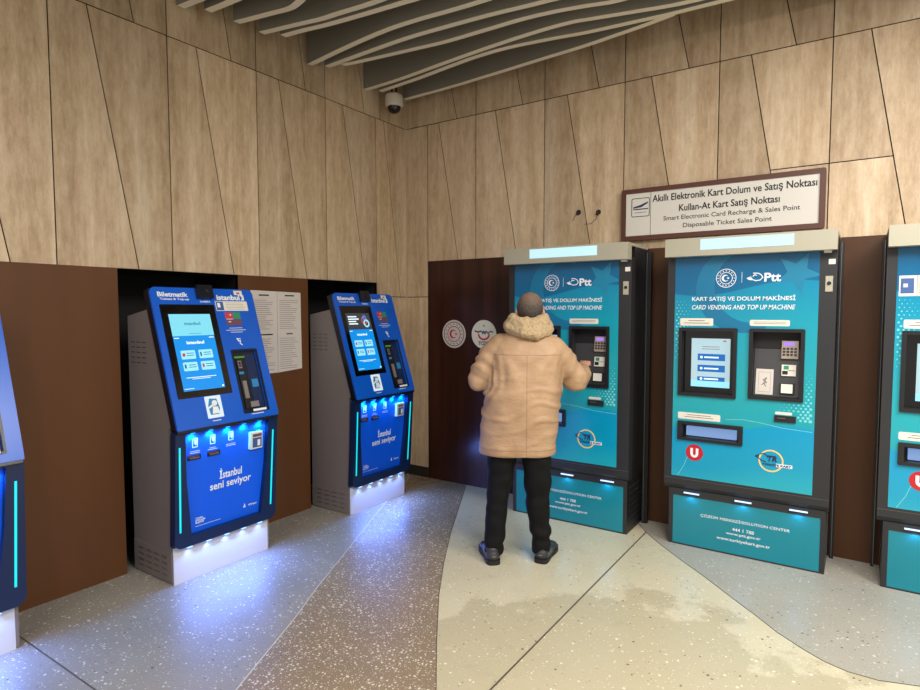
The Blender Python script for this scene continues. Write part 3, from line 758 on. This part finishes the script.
    lab(-.402, -.192, 1.518, 1.568, 1); lab(.027, .252, 1.522, 1.560, 2); lab(-.404, -.134, .884, .930, 3); lab(.185, .280, .968, .986, 4, 1)
    # framed openings
    def nf(u0, u1, v0, v1, hole, nm='niche_frame'):
        b = mb('frame_black'); b.prism(rrect(u0, u1, v0, v1, .006), .0, .016, PT, [hole]); b.bevel(.002, 1); return b.build(nm, t)
    f1 = nf(-.407, -.043, 1.045, 1.505, holes[0]); f2 = nf(.028, .337, 1.055, 1.505, holes[1]); f3 = nf(-.404, .004, .741, .870, holes[2])
    b = mb('bezel'); b.rect(-.385, -.065, 1.066, 1.484, -.050, -.035, PT); sb = b.build('screen_bezel', f1)
    b = mb('pscreen'); b.rect(-.333, -.090, 1.107, 1.433, -.035, -.033, PT)
    b.m('scr_tile').rect(-.333, -.090, 1.107, 1.15, -.033, -.0326, PT); b.m('btnblue')
    for v, h in ((1.285, .045), (1.210, .045), (1.148, .028)): b.rect(-.292, -.120, v, v+h, -.033, -.0322, PT)
    b.m('scr_white')
    for v in (1.300, 1.225, 1.155): b.prism(circle(-.268, v+.007, .009, 10), -.0322, -.0318, PT); b.rect(-.25, -.16, v+.002, v+.012, -.0322, -.0318, PT)
    b.m('ink'); print_lines(b, -.27, -.15, 1.355, 1.385, 2, -.0326, PT, .25, 6, True); b.m('pinkred').rect(-.135, -.115, 1.413, 1.421, -.033, -.0324, PT); b.build('screen', f1)
    # card niche: sloping plate
    b = mb('inkdark'); b.rect(.050, .315, 1.076, 1.484, -.079, -.074, PT); b.build('niche_back', f2)
    KP = Fr((0, -.355, 1.078), (1, 0, 0), (0, .045, .30), (0, -.30, .045))
    b = mb('plate'); b.prism([(.052, 0), (.313, 0), (.313, .300), (.052, .300)], -.004, 0, KP); b.build('niche_plate', f2)
    b = mb('keypad'); b.rect(.207, .300, .240, .352, 0, .022, KP); b.bevel(.003, 1); kp = b.build('keypad', f2)
    b = mb('lcd'); b.rect(.218, .276, .320, .344, .022, .0226, KP); b.build('display', kp)
    for i in range(4):
        for j in range(3):
            b = mb('blackp'); b.rect(.214+i*.021, .228+i*.021, .296-j*.019, .308-j*.019, .022, .0255, KP); b.build('key', kp)
    b = mb('sticker'); b.rect(.211, .290, .132, .202, 0, .014, KP); b.m('green').rect(.222, .250, .172, .196, .014, .0145, KP); b.m('pside').rect(.215, .246, .140, .164, .014, .0145, KP); b.m('inkdark').rect(.248, .286, .165, .168, .014, .0146, KP); b.build('card_reader', f2)
    b = mb('inkdark'); b.rect(.204, .288, .018, .086, 0, .010, KP); b.m('sticker').rect(.213, .276, .024, .080, .010, .020, KP); b.build('contactless_pad', f2)
    if note:
        b = mb('paper'); b.rect(.066, .166, .008, .170, 0, .001, KP)
        b.m('ink').stroke([(.082, .025), (.150, .025), (.150, .150), (.082, .150), (.082, .025)], .0015, .001, .0013, KP)
        b.stroke([(.10, .07), (.13, .085), (.108, .10), (.128, .115), (.112, .08), (.125, .06)], .005, .001, .0013, KP); b.build('paper_note', f2, label='small cream paper note')
    b = mb('inkdark'); b.rect(-.375, -.022, .760, .848, -.079, -.060, PT); b.m('traylight').rect(-.355, -.040, .768, .830, -.060, -.030, PT); b.build('tray_light', f3)
    b = mb('inkdark'); b.rect(.182, .301, .922, .963, .002, .012, PT); b.m('pseam').rect(.20, .245, .946, .950, .012, .018, PT); b.build('card_slot', t)
    # logos
    if has_u:
        b = mb('red'); b.prism(circle(-.292, .660, .056, 32), .002, .0034, PT); u_ = b.build('round_sticker', g, label='round red sticker with a white U')
        w_ = .017
        P = [(-.026, .030), (-.026, -.004)]+[(-.026*math.cos(q), -.004-.030*math.sin(q)) for q in [PI*i/10 for i in range(1, 10)]]+[(.026, -.004), (.026, .030), (.026-w_, .030), (.026-w_, -.004)]+[((.026-w_)*math.cos(q), -.004-.014*math.sin(q)) for q in [PI*i/8 for i in range(1, 8)]]+[(-.026+w_, -.004), (-.026+w_, .030)]
        b = mb('white'); b.prism([(a-.292, c_+.660) for a, c_ in P], .0034, .0040, PT, [])
        b.build('letter_mark', u_)
    b = mb('gold'); b.ring(.170, .668, .062, .071, .002, .0032, PT); b.m('white').rect(.20, .290, .634, .655, .002, .0033, PT)
    b.m('navyink').stroke([(.082, .688), (.098, .700), (.096, .680), (.118, .665), (.14, .66)], .006, .002, .0034, PT); b.stroke([(.096, .680), (.082, .688)], .006, .002, .0034, PT)
    b.stroke([(.11, .705), (.13, .712), (.146, .70), (.152, .688)], .006, .002, .0034, PT); lg = b.build('ring_logo', g)
    text('lettering', 'TR', g, 'navyink', PT, .150, .205, .664, .702, .0042, shear=.2, bold=.05)
    text('lettering', 'TÜRKİYE KART', g, 'navyink', PT, .120, .285, .637, .655, .0042, shear=.1, bold=.04)
    # lock strip details
    b = mb('sticker'); b.rect(.445, .480, 1.895, 1.925, 0, .004, PT); b.build('small_label', t)
    b = mb('canopy'); b.rect(.432, .470, 1.732, 1.825, 0, .004, PT); b.m('inkdark').prism(circle(.451, 1.782, .011, 14), .004, .009, PT); b.build('lock', t)
    # lower front
    b = mb('pdark'); b.prism(rrect(-.458, .476, .0, .394), 0, .004, LP, [rrect(-.430, .448, .010, .345)]); b.build('lower_frame', t)
    b = mb('lowteal'); b.rect(-.430, .448, .010, .345, 0, .002, LP); lp = b.build('lower_panel', t)
    text('lettering', 'ÇÖZÜM MERKEZİ/SOLUTION CENTER', lp, 'white', LP, -.248, .286, .218, .246, .0026, bold=.006)
    text('lettering', '444 1 788', lp, 'white', LP, -.048, .082, .164, .186, .0026, bold=.008)
    text('lettering', 'www.ptt.gov.tr', lp, 'white', LP, -.086, .122, .130, .150, .0026, bold=.01)
    text('lettering', 'www.turkiyekart.gov.tr', lp, 'white', LP, -.143, .178, .086, .112, .0026, bold=.012)
    for u in (-.308, .014, .330):
        b = mb('slit'); b.rect(u-.050, u+.050, .368, .376, .0, .0085, Fr((0, -.362, 0), (1, 0, 0), (0, 0, 1), (0, -1, 0))); b.build('ledge_lamp', t)
        li = bpy.data.lights.new('ledge_glow', 'SPOT'); li.energy = .5; li.color = (.10, .55, 1); li.shadow_soft_size = .02; li.spot_size = 2.7; li.spot_blend = .5
        lo = bpy.data.objects.new('ledge_glow', li); C.objects.link(lo); lo.location = (u, -.372, .360); lo.parent = t; lo.rotation_euler = (-.15, 0, 0)
    # canopy
    b = mb('canopy'); b.prism([(.006, 2.072), (.38, 2.072), (.385, 1.975), (.465, 1.975), (.465, 2.092), (.006, 2.092)], -.488, .490, SY); b.bevel(.003, 1); cn = b.build('canopy', t)
    b = mb('lightpanel'); b.rect(-.265, .268, 2.012, 2.080, .465, .467, Fr((0, 0, 0), (1, 0, 0), (0, 0, 1), (0, -1, 0))); b.build('light_panel', cn)
    b = mb('sticker'); b.rect(.42, .46, 1.962, 1.975, .38, .40); b.build('hinge_cover', cn)
    if hexsticker:
        b = mb('sticker'); b.rect(-.430, -.350, 1.70, 1.815, D-.0008, D+.001, PT); b.m('stickblue').rect(-.423, -.362, 1.715, 1.80, D+.001, D+.0014, PT); b.m('sticker').rect(-.41, -.39, 1.75, 1.77, D+.0014, D+.0018, PT)
        b.m('paper').rect(-.348, -.22, 1.70, 1.815, D-.0008, D+.001, PT); b.m('ink'); print_lines(b, -.34, -.23, 1.71, 1.805, 6, D+.0014, PT, .2, 7); b.build('notice_sticker', g, label='pale notice sticker with a blue picture')
    return t
make_vendor('teal card vending machine the man in the tan coat is using', 1.870, False, False, y=-.035, side=.530)
make_vendor('teal card vending machine under the white sign, with red U sticker', 3.090, True, True)
make_vendor('teal card vending machine cut off by the right edge, pale notice stuck at its top', 4.308, True, True, True)

# ------------------------------------------------------------------ sign over the machines
t = root('wall_sign', 'white sign in a brown frame over the teal machines, about card recharge and sales', 'sign', (2.155, -.004, 2.15))
SG = Fr((0, 0, 0), (1, 0, 0), (0, 0, 1), (0, -1, 0))
b = mb('signframe'); b.prism(rrect(0, 1.335, 0, .385, .012), 0, .045, SG, [rrect(.034, 1.302, .034, .352)]); b.bevel(.004, 1); b.build('frame', t)
b = mb('signface'); b.rect(.025, 1.31, .025, .360, .002, .036, SG); fc = b.build('face', t)
b = mb('inkdark'); b.rect(.218, .221, .034, .352, .036, .0368, SG); b.build('divider_line', fc)
text('lettering', 'Akıllı Elektronik Kart Dolum ve Satış Noktası', fc, 'inkdark', SG, .232, 1.288, .262, .326, .0372, bold=.018)
text('lettering', 'Kullan-At Kart Satış Noktası', fc, 'inkdark', SG, .425, 1.075, .178, .240, .0372, bold=.018)
text('lettering', 'Smart Electronic Card Recharge & Sales Point', fc, 'inkdark', SG, .315, 1.195, .122, .164, .0372, bold=.006)
text('lettering', 'Disposable Ticket Sales Point', fc, 'inkdark', SG, .455, 1.03, .062, .104, .0372, bold=.006)
b = mb('inkdark'); b.prism(rrect(.075, .212, .175, .315, .014), .036, .0368, SG, [rrect(.080, .207, .180, .310, .010)])
b.m('navyink').prism([(.088, .250), (.14, .262), (.200, .285), (.198, .272), (.150, .246), (.088, .240)], .036, .0370, SG); b.rect(.088, .200, .228, .236, .036, .037, SG); b.m('ink').rect(.095, .19, .205, .209, .036, .0368, SG)
b.build('hand_card_symbol', fc)

# folded notice on the left brown panel
t = root('paper_notice', 'white paper notice printed in columns, taped on the brown panel between the kiosks', 'notice', (.004, -1.805, 1.145), PI/2)
NB_ = Fr((0, 0, 0), (1, 0, 0), (0, 0, 1), (0, -1, 0))
b = mb('paper'); b.prism([(0, 0.0), (.235, .0), (.235, .62), (0, .625)], 0, .002, NB_); b.prism([(.237, .0), (.47, .015), (.465, .615), (.237, .62)], .0005, .0035, NB_)
b.m('ink')
for cx, s in ((.02, 1), (.255, 2)):
    print_lines(b, cx, cx+.19, .33, .56, 15, .0041, NB_, .18, s); print_lines(b, cx, cx+.19, .02, .27, 15, .0041, NB_, .18, s+9)
b.m('inkdark')
for cx in (.07, .31):
    b.rect(cx, cx+.09, .585, .595, .003, .0041, NB_)
b.rect(.05, .19, .290, .299, .003, .0041, NB_); b.rect(.32, .38, .290, .299, .003, .0041, NB_)
b.build('sheet', t)

# round stickers on the red-brown panel
def sticker(label, x, z, kind):
    t = root('round_wall_sticker', label, 'sticker', (x, -.0042, z))
    b = mb('sticker' if kind else 'paper'); b.prism(circle(0, 0, .130, 48), 0, .0015, NB_); o = b.build('disc', t)
    if kind == 0:
        b = MB(); emblem(b, 0, 0, .115, .0022, NB_, 'redgrey', 'red'); b.m('pinkred').ring(0, 0, .070, .074, .0015, .0022, NB_); b.build('crest_emblem', t)
    else:
        b = mb('navyink'); b.prism(star(0, .078, .012, PI/2), .0015, .0022, NB_); b.stroke([(-.095, .03), (-.06, .02), (-.03, .03)], .012, .0015, .0022, NB_)
        b.stroke([(-.02, .03), (-.012, .005), (.0, .03), (.012, .005), (.024, .03), (.045, .01), (.07, .03), (.095, .022)], .010, .0015, .0022, NB_)
        b.m('red').stroke([(-.055+.055-.055*math.cos(q), .0-.045*math.sin(q)) for q in [PI*i/10 for i in range(11)]], .016, .0015, .0024, NB_); b.build('crest_emblem', t)
        text('lettering', 'TCDD', t, 'navyink', NB_, -.06, .06, -.095, -.062, .0024, bold=.04)
sticker('round pale sticker with a red crest, left one on the red-brown panel', .567, 1.402, 0)
sticker('round white sticker with a red smile and blue letters, partly behind the man', .893, 1.405, 1)

# dome camera
t = root('dome_camera', 'white dome security camera hanging below the baffles in the corner', 'security camera', (.16, -.36, 3.565))
b = mb('pside'); b.tube([(-.025, 0, .58), (-.025, 0, -.02)], .008); b.tube([(.025, 0, .58), (.025, 0, -.02)], .008); b.build('stem', t)
b = mb('camwhite'); b.lathe([(.02, -.01), (.075, -.015), (.082, -.03), (.082, -.105), (.076, -.118), (.06, -.120)]); b.build('housing', t, True)
b = mb('bezel'); b.lathe([(.060, -.112), (.060, -.122), (.055, -.145), (.040, -.165), (.02, -.174), (.002, -.176)]); b.build('dome', t, True)
# two wall fixings with cut wires
for x, z, lb, pts in ((1.788, 2.408, 'black cable stub, left one of two on the stone right of the corner', [(0, -.004, 0), (-.03, -.006, -.02), (-.045, -.004, -.055), (-.06, -.003, -.058)]),
                      (1.955, 2.395, 'black cable stub with a long curled wire, right one of two', [(0, -.004, 0), (-.02, -.008, -.05), (-.06, -.006, -.085), (-.12, -.003, -.085)])):
    b = mb('inkdark'); b.lathe([(.017, -.006), (.021, .0), (.017, .006)], 12)
    o = None
    vs = list(b.bm.verts)
    for v in vs: v.co = Vector((v.co.x, -.008+v.co.z, v.co.y))
    b.tube([(0, -.008, 0), (-.012, -.012, -.022)], [.016, .012] if x > 1.9 else [.008, .006]); b.tube(pts, .002, 6)
    o = b.build('cable_stub'); o.location = (x, 0, z); tag(o, lb, 'cable')

# ------------------------------------------------------------------ the man
def ell(bm, c, r, rot=None, sub=3):
    g = bmesh.ops.create_icosphere(bm, subdivisions=sub, radius=1)
    mtx = Matrix.Translation(c) @ (rot.to_4x4() if rot else Matrix()) @ Matrix.Diagonal((*r, 1))
    bmesh.ops.transform(bm, matrix=mtx, verts=g['verts'])
def limb(bm, pts, rs, n=20, flat=None):
    """chain of frustums and spheres, fused later"""
    pts = [Vector(p) for p in pts]
    for p, r in zip(pts, rs): ell(bm, p, (r, r, r))
    for (p, q), (r, s) in zip(zip(pts, pts[1:]), zip(rs, rs[1:])):
        ax = (q-p); L = ax.length
        if L < 1e-5: continue
        g = bmesh.ops.create_cone(bm, cap_ends=True, segments=n, radius1=r, radius2=s, depth=L)
        rot = ax.to_track_quat('Z', 'Y').to_matrix().to_4x4()
        bmesh.ops.transform(bm, matrix=Matrix.Translation((p+q)/2) @ rot, verts=g['verts'])
def loft(bm, rings):
    """rings: (cx, cy, z, rx, ry, power)"""
    n = 40; R = []
    for cx, cy, z, rx, ry in rings:
        L = []
        for i in range(n):
            a = 2*PI*i/n; c, s = math.cos(a), math.sin(a); e = .82
            L.append(bm.verts.new((cx+rx*math.copysign(abs(c)**e, c), cy+ry*math.copysign(abs(s)**e, s), z)))
        R.append(L)
    for A, B in zip(R, R[1:]):
        for i in range(n): bm.faces.new([A[i], A[(i+1) % n], B[(i+1) % n], B[i]])
    bm.faces.new(list(reversed(R[0]))); bm.faces.new(R[-1])
def fuse(bm, name, m, parent, voxel, smooth=6, disp=None, cut=None, **props):
    bmesh.ops.recalc_face_normals(bm, faces=bm.faces)
    me = bpy.data.meshes.new('tmp'); bm.to_mesh(me); bm.free()
    o = bpy.data.objects.new('tmp', me); C.objects.link(o)
    md = o.modifiers.new('r', 'REMESH'); md.mode = 'VOXEL'; md.voxel_size = voxel; md.use_smooth_shade = True
    if smooth:
        sm = o.modifiers.new('s', 'SMOOTH'); sm.factor = .5; sm.iterations = smooth
    me2 = bpy.data.meshes.new_from_object(o.evaluated_get(bpy.context.evaluated_depsgraph_get()))
    bpy.data.objects.remove(o)
    if disp:
        nr = [v.normal.copy() for v in me2.vertices]
        for v, n_ in zip(me2.vertices, nr): v.co = v.co + n_*disp(v.co, n_)
    if cut:
        b2 = bmesh.new(); b2.from_mesh(me2)
        bmesh.ops.delete(b2, geom=[f for f in b2.faces if cut(f.calc_center_median())], context='FACES'); b2.to_mesh(me2); b2.free()
    for p in me2.polygons: p.use_smooth = True
    me2.name = name; me2.materials.clear(); me2.materials.append(M[m])
    ob = bpy.data.objects.new(name, me2); C.objects.link(ob); ob.parent = parent
    for k, v in props.items(): ob[k] = v
    return ob
PX, PY = 1.900, -1.20
man = root('person', 'person in a tan coat with fleece hood, seen from behind, reaching to a vending machine', 'person', (PX, PY, 0), math.radians(28.7))
HX, HY, HZ = .066, .055, 1.622       # head centre
SHL, ELL_, WRL = (-.135, .0, 1.375), (-.252, .0, 1.182), (-.075, .225, 1.21)
SHR, ELR, WRR = (.225, .0, 1.365), (.365, .085, 1.175), (.440, .330, 1.235)
# body: head, neck, trunk, arms, hands and legs as one skin
bm = bmesh.new()
ell(bm, (HX, HY, HZ+.012), (.080, .094, .097)); ell(bm, (HX, HY+.035, HZ-.045), (.058, .062, .062)); ell(bm, (HX, HY+.062, HZ-.085), (.030, .028, .020))
ell(bm, (HX, HY+.101, HZ-.020), (.013, .022, .013)); ell(bm, (HX, HY+.094, HZ-.004), (.009, .014, .026)); ell(bm, (HX, HY+.088, HZ+.018), (.050, .014, .010))
for s in (-1, 1):
    ell(bm, (HX+s*.083, HY-.004, HZ-.016), (.010, .020, .031), Matrix.Rotation(s*.35, 3, 'Z')); ell(bm, (HX+s*.030, HY+.078, HZ+.002), (.012, .012, .008))
ell(bm, (HX, HY+.093, HZ-.052), (.022, .009, .005)); ell(bm, (HX, HY+.091, HZ-.060), (.019, .009, .005))
limb(bm, [(HX, HY-.005, HZ-.05), (.058, .028, 1.47), (.050, .01, 1.40)], [.056, .062, .075])
loft(bm, [(.0, 0, .82, .14, .11), (.01, 0, .95, .17, .13), (.035, 0, 1.10, .17, .13), (.045, 0, 1.30, .18, .12), (.048, 0, 1.40, .15, .09), (.05, 0, 1.45, .08, .06)])
limb(bm, [SHL, ELL_, WRL], [.050, .042, .029]); limb(bm, [SHR, ELR, WRR], [.050, .042, .029])
limb(bm, [(-.085, 0, .86), (-.118, .0, .50), (-.165, -.01, .09)], [.09, .06, .042]); limb(bm, [(.10, 0, .86), (.124, .03, .50), (.148, .04, .09)], [.09, .06, .042])
def hand(bm, wrist, d, up, side, curl):
    """d: pointing direction, up: back of the hand, side: direction of the thumb"""
    w = Vector(wrist); d = Vector(d).normalized(); up = Vector(up); up = (up-d*up.dot(d)).normalized(); s = d.cross(up).normalized()*side
    rot = Matrix((s, d, up)).transposed()
    ell(bm, w+d*.045, (.040, .052, .016), rot); ell(bm, w+d*.015, (.028, .03, .02), rot)
    for i, (o_, L) in enumerate(((.029, .072), (.010, .082), (-.010, .076), (-.028, .058))):
        p = w+d*.080+s*o_; pts = [w+d*.055+s*o_*.9, p]; a = .15+curl*(.5+i*.25)
        for k, fr_ in enumerate((.45, .32, .23)):
            dd = d*math.cos(a)-up*math.sin(a); p = p+dd*L*fr_; pts.append(p); a += curl*.75
        limb(bm, pts, [.010, .0098, .0090, .0082, .0072], 10)
    pts = [w+d*.020+s*.022, w+d*.042+s*.046-up*.010, w+d*.068+s*.056-up*.022, w+d*.088+s*.052-up*.030]
    limb(bm, pts, [.014, .012, .0105, .0085], 10)
hand(bm, WRR, (.26, .90, .30), (-.1, -.35, .9), -1, .35)
hand(bm, WRL, (.62, .72, .10), (-.3, .1, .9), 1, .8)
body = fuse(bm, 'body', 'skin', man, .0048, 3)
# hair
bm = bmesh.new(); ell(bm, (HX, HY-.006, HZ+.014), (.0850, .0965, .1020), sub=5)
for v in list(bm.verts):
    pass
def haircut(c):
    # hairline: open face, over the ears, down to the nape
    y = c.y-HY; z = c.z-HZ; x = abs(c.x-HX)
    if z < -.055-.02*(y < 0): return True
    if y > .035 and z < .055+.4*(y-.035): return True
    if y > .0 and z < -.005: return True
    return False
bmesh.ops.delete(bm, geom=[f for f in bm.faces if haircut(f.calc_center_median())], context='FACES')
hb = MB(); hb.bm.free(); hb.bm = bm; hb.m('hair'); hb.build('hair', man, True, label='short dark greying hair, thin on the crown')
for p in (): pass
# eyes, brows and lips: small parts of the face
for s in (-1, 1):
    bm = bmesh.new(); ell(bm, (HX+s*.030, HY+.0875, HZ+.004), (.009, .006, .005)); e = MB(); e.bm.free(); e.bm = bm; e.m('inkdark'); e.build('eye', man, True)
# coat
def wr(co, n):
    x, y, z = co
    a = noise.noise(Vector((x*3.2, y*3.2, z*5.5)))*.008+noise.noise(Vector((x*7+z*5, y*7, z*11-x*5)))*.0045
    b_ = 0
    if z < 1.36:
        ph = z*58+math.sin((x-.04)*9)*2.6*math.copysign(1, -1)+noise.noise(Vector((x*5, y*5, z*4)))*3.2
        band_ = math.exp(-((z-1.0)/.20)**2)
        b_ += .011*band_*max(0, math.sin(ph))**1.5*(.35+.65*min(1, abs(noise.noise(Vector((x*6, z*5, 3))))*2.6))
    # armpit creases fanning down
    for sx, k in ((-.12, -1), (.215, 1)):
        r = math.hypot(x-sx, z-1.36)
        ang = math.atan2(z-1.36, (x-sx)*k)
        b_ += .0055*math.exp(-((r-.17)/.09)**2)*max(0, -math.sin(ang+.25))*math.sin(ang*8+noise.noise(Vector((x*4, y*4, z*4)))*2.5)
    # sleeves
    for E_ in (ELL_, ELR):
        d_ = (co-Vector(E_)).length
        b_ += .010*math.exp(-(d_/.16)**2)*math.sin(d_*95+noise.noise(Vector((x*7, y*7, z*7)))*4)
    if z < .765: b_ += .003
    return a+b_
bm = bmesh.new()
loft(bm, [(-.010, .02, .700, .246, .165), (-.010, .015, .78, .247, .172), (.000, .01, .88, .246, .176), (.012, .005, .98, .243, .182), (.022, .0, 1.08, .242, .182), (.036, .0, 1.18, .235, .175), (.044, .0, 1.28, .232, .165), (.048, .0, 1.36, .232, .148), (.050, .0, 1.42, .205, .120), (.055, .0, 1.465, .155, .095), (.058, .0, 1.50, .100, .080)])
limb(bm, [(-.115, .0, 1.385), (-.185, .0, 1.32), ELL_, (-.205, .10, 1.185), (-.105, .205, 1.215)], [.088, .084, .077, .068, .054])
limb(bm, [(.205, .0, 1.375), (.275, .02, 1.30), ELR, (.402, .17, 1.185), (.432, .275, 1.205)], [.088, .084, .078, .068, .052])
coat = fuse(bm, 'coat', 'coat', man, .0085, 9, wr)
# cut seams: hem band
# fleece hood bunched round the neck
bm = bmesh.new()
pts, rs = [], []
N = 34
for i in range(N+1):
    a = 2*PI*i/N - PI/2
    back_ = max(0, -math.sin(a))
    pts.append((.055+.112*math.cos(a), .005+.095*math.sin(a)-.010*back_, 1.522-.012*back_+.006*math.sin(a*3)))
    rs.append(.046+.010*back_+.004*math.sin(a*5))
limb(bm, pts, rs)
pts = []; rs = []
for i in range(15):
    a = PI*i/14; pts.append((.055-.098*math.cos(a), -.060-.050*math.sin(a), 1.572-.040*math.sin(a)+.006*math.sin(a*6))); rs.append(.034+.012*math.sin(a))
limb(bm, pts, rs)
limb(bm, [(-.060, -.07, 1.520), (.03, -.122, 1.492), (.10, -.118, 1.478), (.170, -.06, 1.500)], [.042, .045, .045, .042])
def fz(co, n): return noise.noise(co*28)*.007+noise.noise(co*75)*.004
fuse(bm, 'hood', 'fleece', man, .0065, 10, fz, label='bunched fleece-lined hood')
# trousers
def tw(co, n):
    return .010*noise.noise(Vector((co.x*5, co.y*5, co.z*9)))+.006*math.sin(co.z*40+noise.noise(co*6)*4)*(.3+math.exp(-((co.z-.14)/.1)**2)+.5*math.exp(-((co.z-.48)/.12)**2))
bm = bmesh.new()
loft(bm, [(-.0, .02, .775, .20, .13), (-.0, .02, .84, .20, .14), (.0, .01, .95, .19, .14), (.02, .0, 1.02, .17, .12)])
def leg(bm, L):
    loft(bm, L)
leg(bm, [(-.160, -.012, .050, .060, .078), (-.155, -.012, .16, .062, .074), (-.142, -.008, .33, .069, .078), (-.128, -.002, .48, .077, .085), (-.113, .0, .60, .088, .098), (-.104, .01, .74, .100, .115), (-.09, .01, .80, .11, .12)])
leg(bm, [(.148, .028, .050, .060, .078), (.142, .026, .16, .062, .074), (.126, .022, .33, .074, .080), (.122, .018, .48, .082, .086), (.116, .01, .60, .092, .100), (.108, .01, .74, .100, .115), (.10, .01, .80, .11, .12)])
fuse(bm, 'trousers', 'trouser', man, .0075, 5, tw)
# shoes
def shoe(hx, hy, ang):
    rt = Matrix.Rotation(ang, 4, 'Z'); T = Matrix.Translation((hx, hy, 0)) @ rt @ Matrix.Scale(1.08, 4)
    bm = bmesh.new()
    prof = [(-.064, .012, 0), (-.060, .024, .0), (-.050, .034, 0), (-.035, .039, .0), (.0, .039, 0), (.06, .036, -.002), (.12, .044, .0), (.17, .045, .0), (.21, .034, 0), (.228, .014, 0)]
    def outline(k=0): return [(w+k, y) for y, w, _ in prof]+[(-w-k, y) for y, w, _ in reversed(prof)]
    P = outline(.003); s_ = MB(); s_.m('soleM')
    def fT(a, b, d): return T @ Vector((a, b, d))
    s_.prism(P, .0, .026, fT); s_.bevel(.004)
    # upper
    for y, z, rx, ry, rz in ((-.018, .045, .040, .042, .045), (.03, .045, .040, .06, .052), (.09, .035, .041, .07, .040), (.155, .030, .043, .065, .030)):
        ell(bm, (0, y, z), (rx*1.04, ry, rz))
    ell(bm, (0, -.005, .082), (.038, .045, .026))
    bmesh.ops.transform(bm, matrix=T, verts=bm.verts)
    u_ = fuse(bm, 'shoe', 'shoe', man, .005, 4, label=None) if False else fuse(bm, 'shoe', 'shoe', man, .005, 4)
    s_.build('sole', u_)
    st = MB(); st.m('shoestripe')
    for s in (-1, 1):
        for z in (.040, .056): st.tube([T @ Vector((s*(.0415-.000), y, z-.06*abs(y-.03)*.2)) for y in (-.035, .0, .03, .06)], .0022, 6)
    st.tube([T @ Vector((.030*math.sin(q), -.018-.0405*math.cos(q), .050)) for q in [-.9, -.45, 0, .45, .9]], .003, 6)
    st.build('stripe', u_)
shoe(-.170, -.050, .26); shoe(.158, .0, -.34)

# ------------------------------------------------------------------ lights
def area(name, loc, size, energy, col, rot=(0, 0, 0), sy=None):
    li = bpy.data.lights.new(name, 'AREA'); li.energy = energy; li.color = col; li.size = size
    if sy: li.shape = 'RECTANGLE'; li.size_y = sy
    o = bpy.data.objects.new(name, li); C.objects.link(o); o.location = loc; o.rotation_euler = rot; return o
area('ceiling_lamp', (4.2, -3.3, 3.5), 1.4, 165, (1, .95, .88), (math.radians(8), math.radians(-6), 0))
area('ceiling_lamp', (5.4, -1.9, 3.5), 1.2, 135, (1, .95, .88))
area('ceiling_lamp', (2.0, -5.0, 3.5), 1.4, 60, (1, .95, .88))
w = bpy.data.worlds.new('world'); SC.world = w; w.use_nodes = True
w.node_tree.nodes['Background'].inputs[0].default_value = (1, .95, .88, 1); w.node_tree.nodes['Background'].inputs[1].default_value = .8
SC.view_settings.view_transform = 'Standard'; SC.view_settings.look = 'None'; SC.view_settings.gamma = 1; SC.view_settings.use_curve_mapping = False
SC.view_settings.exposure = 0.0
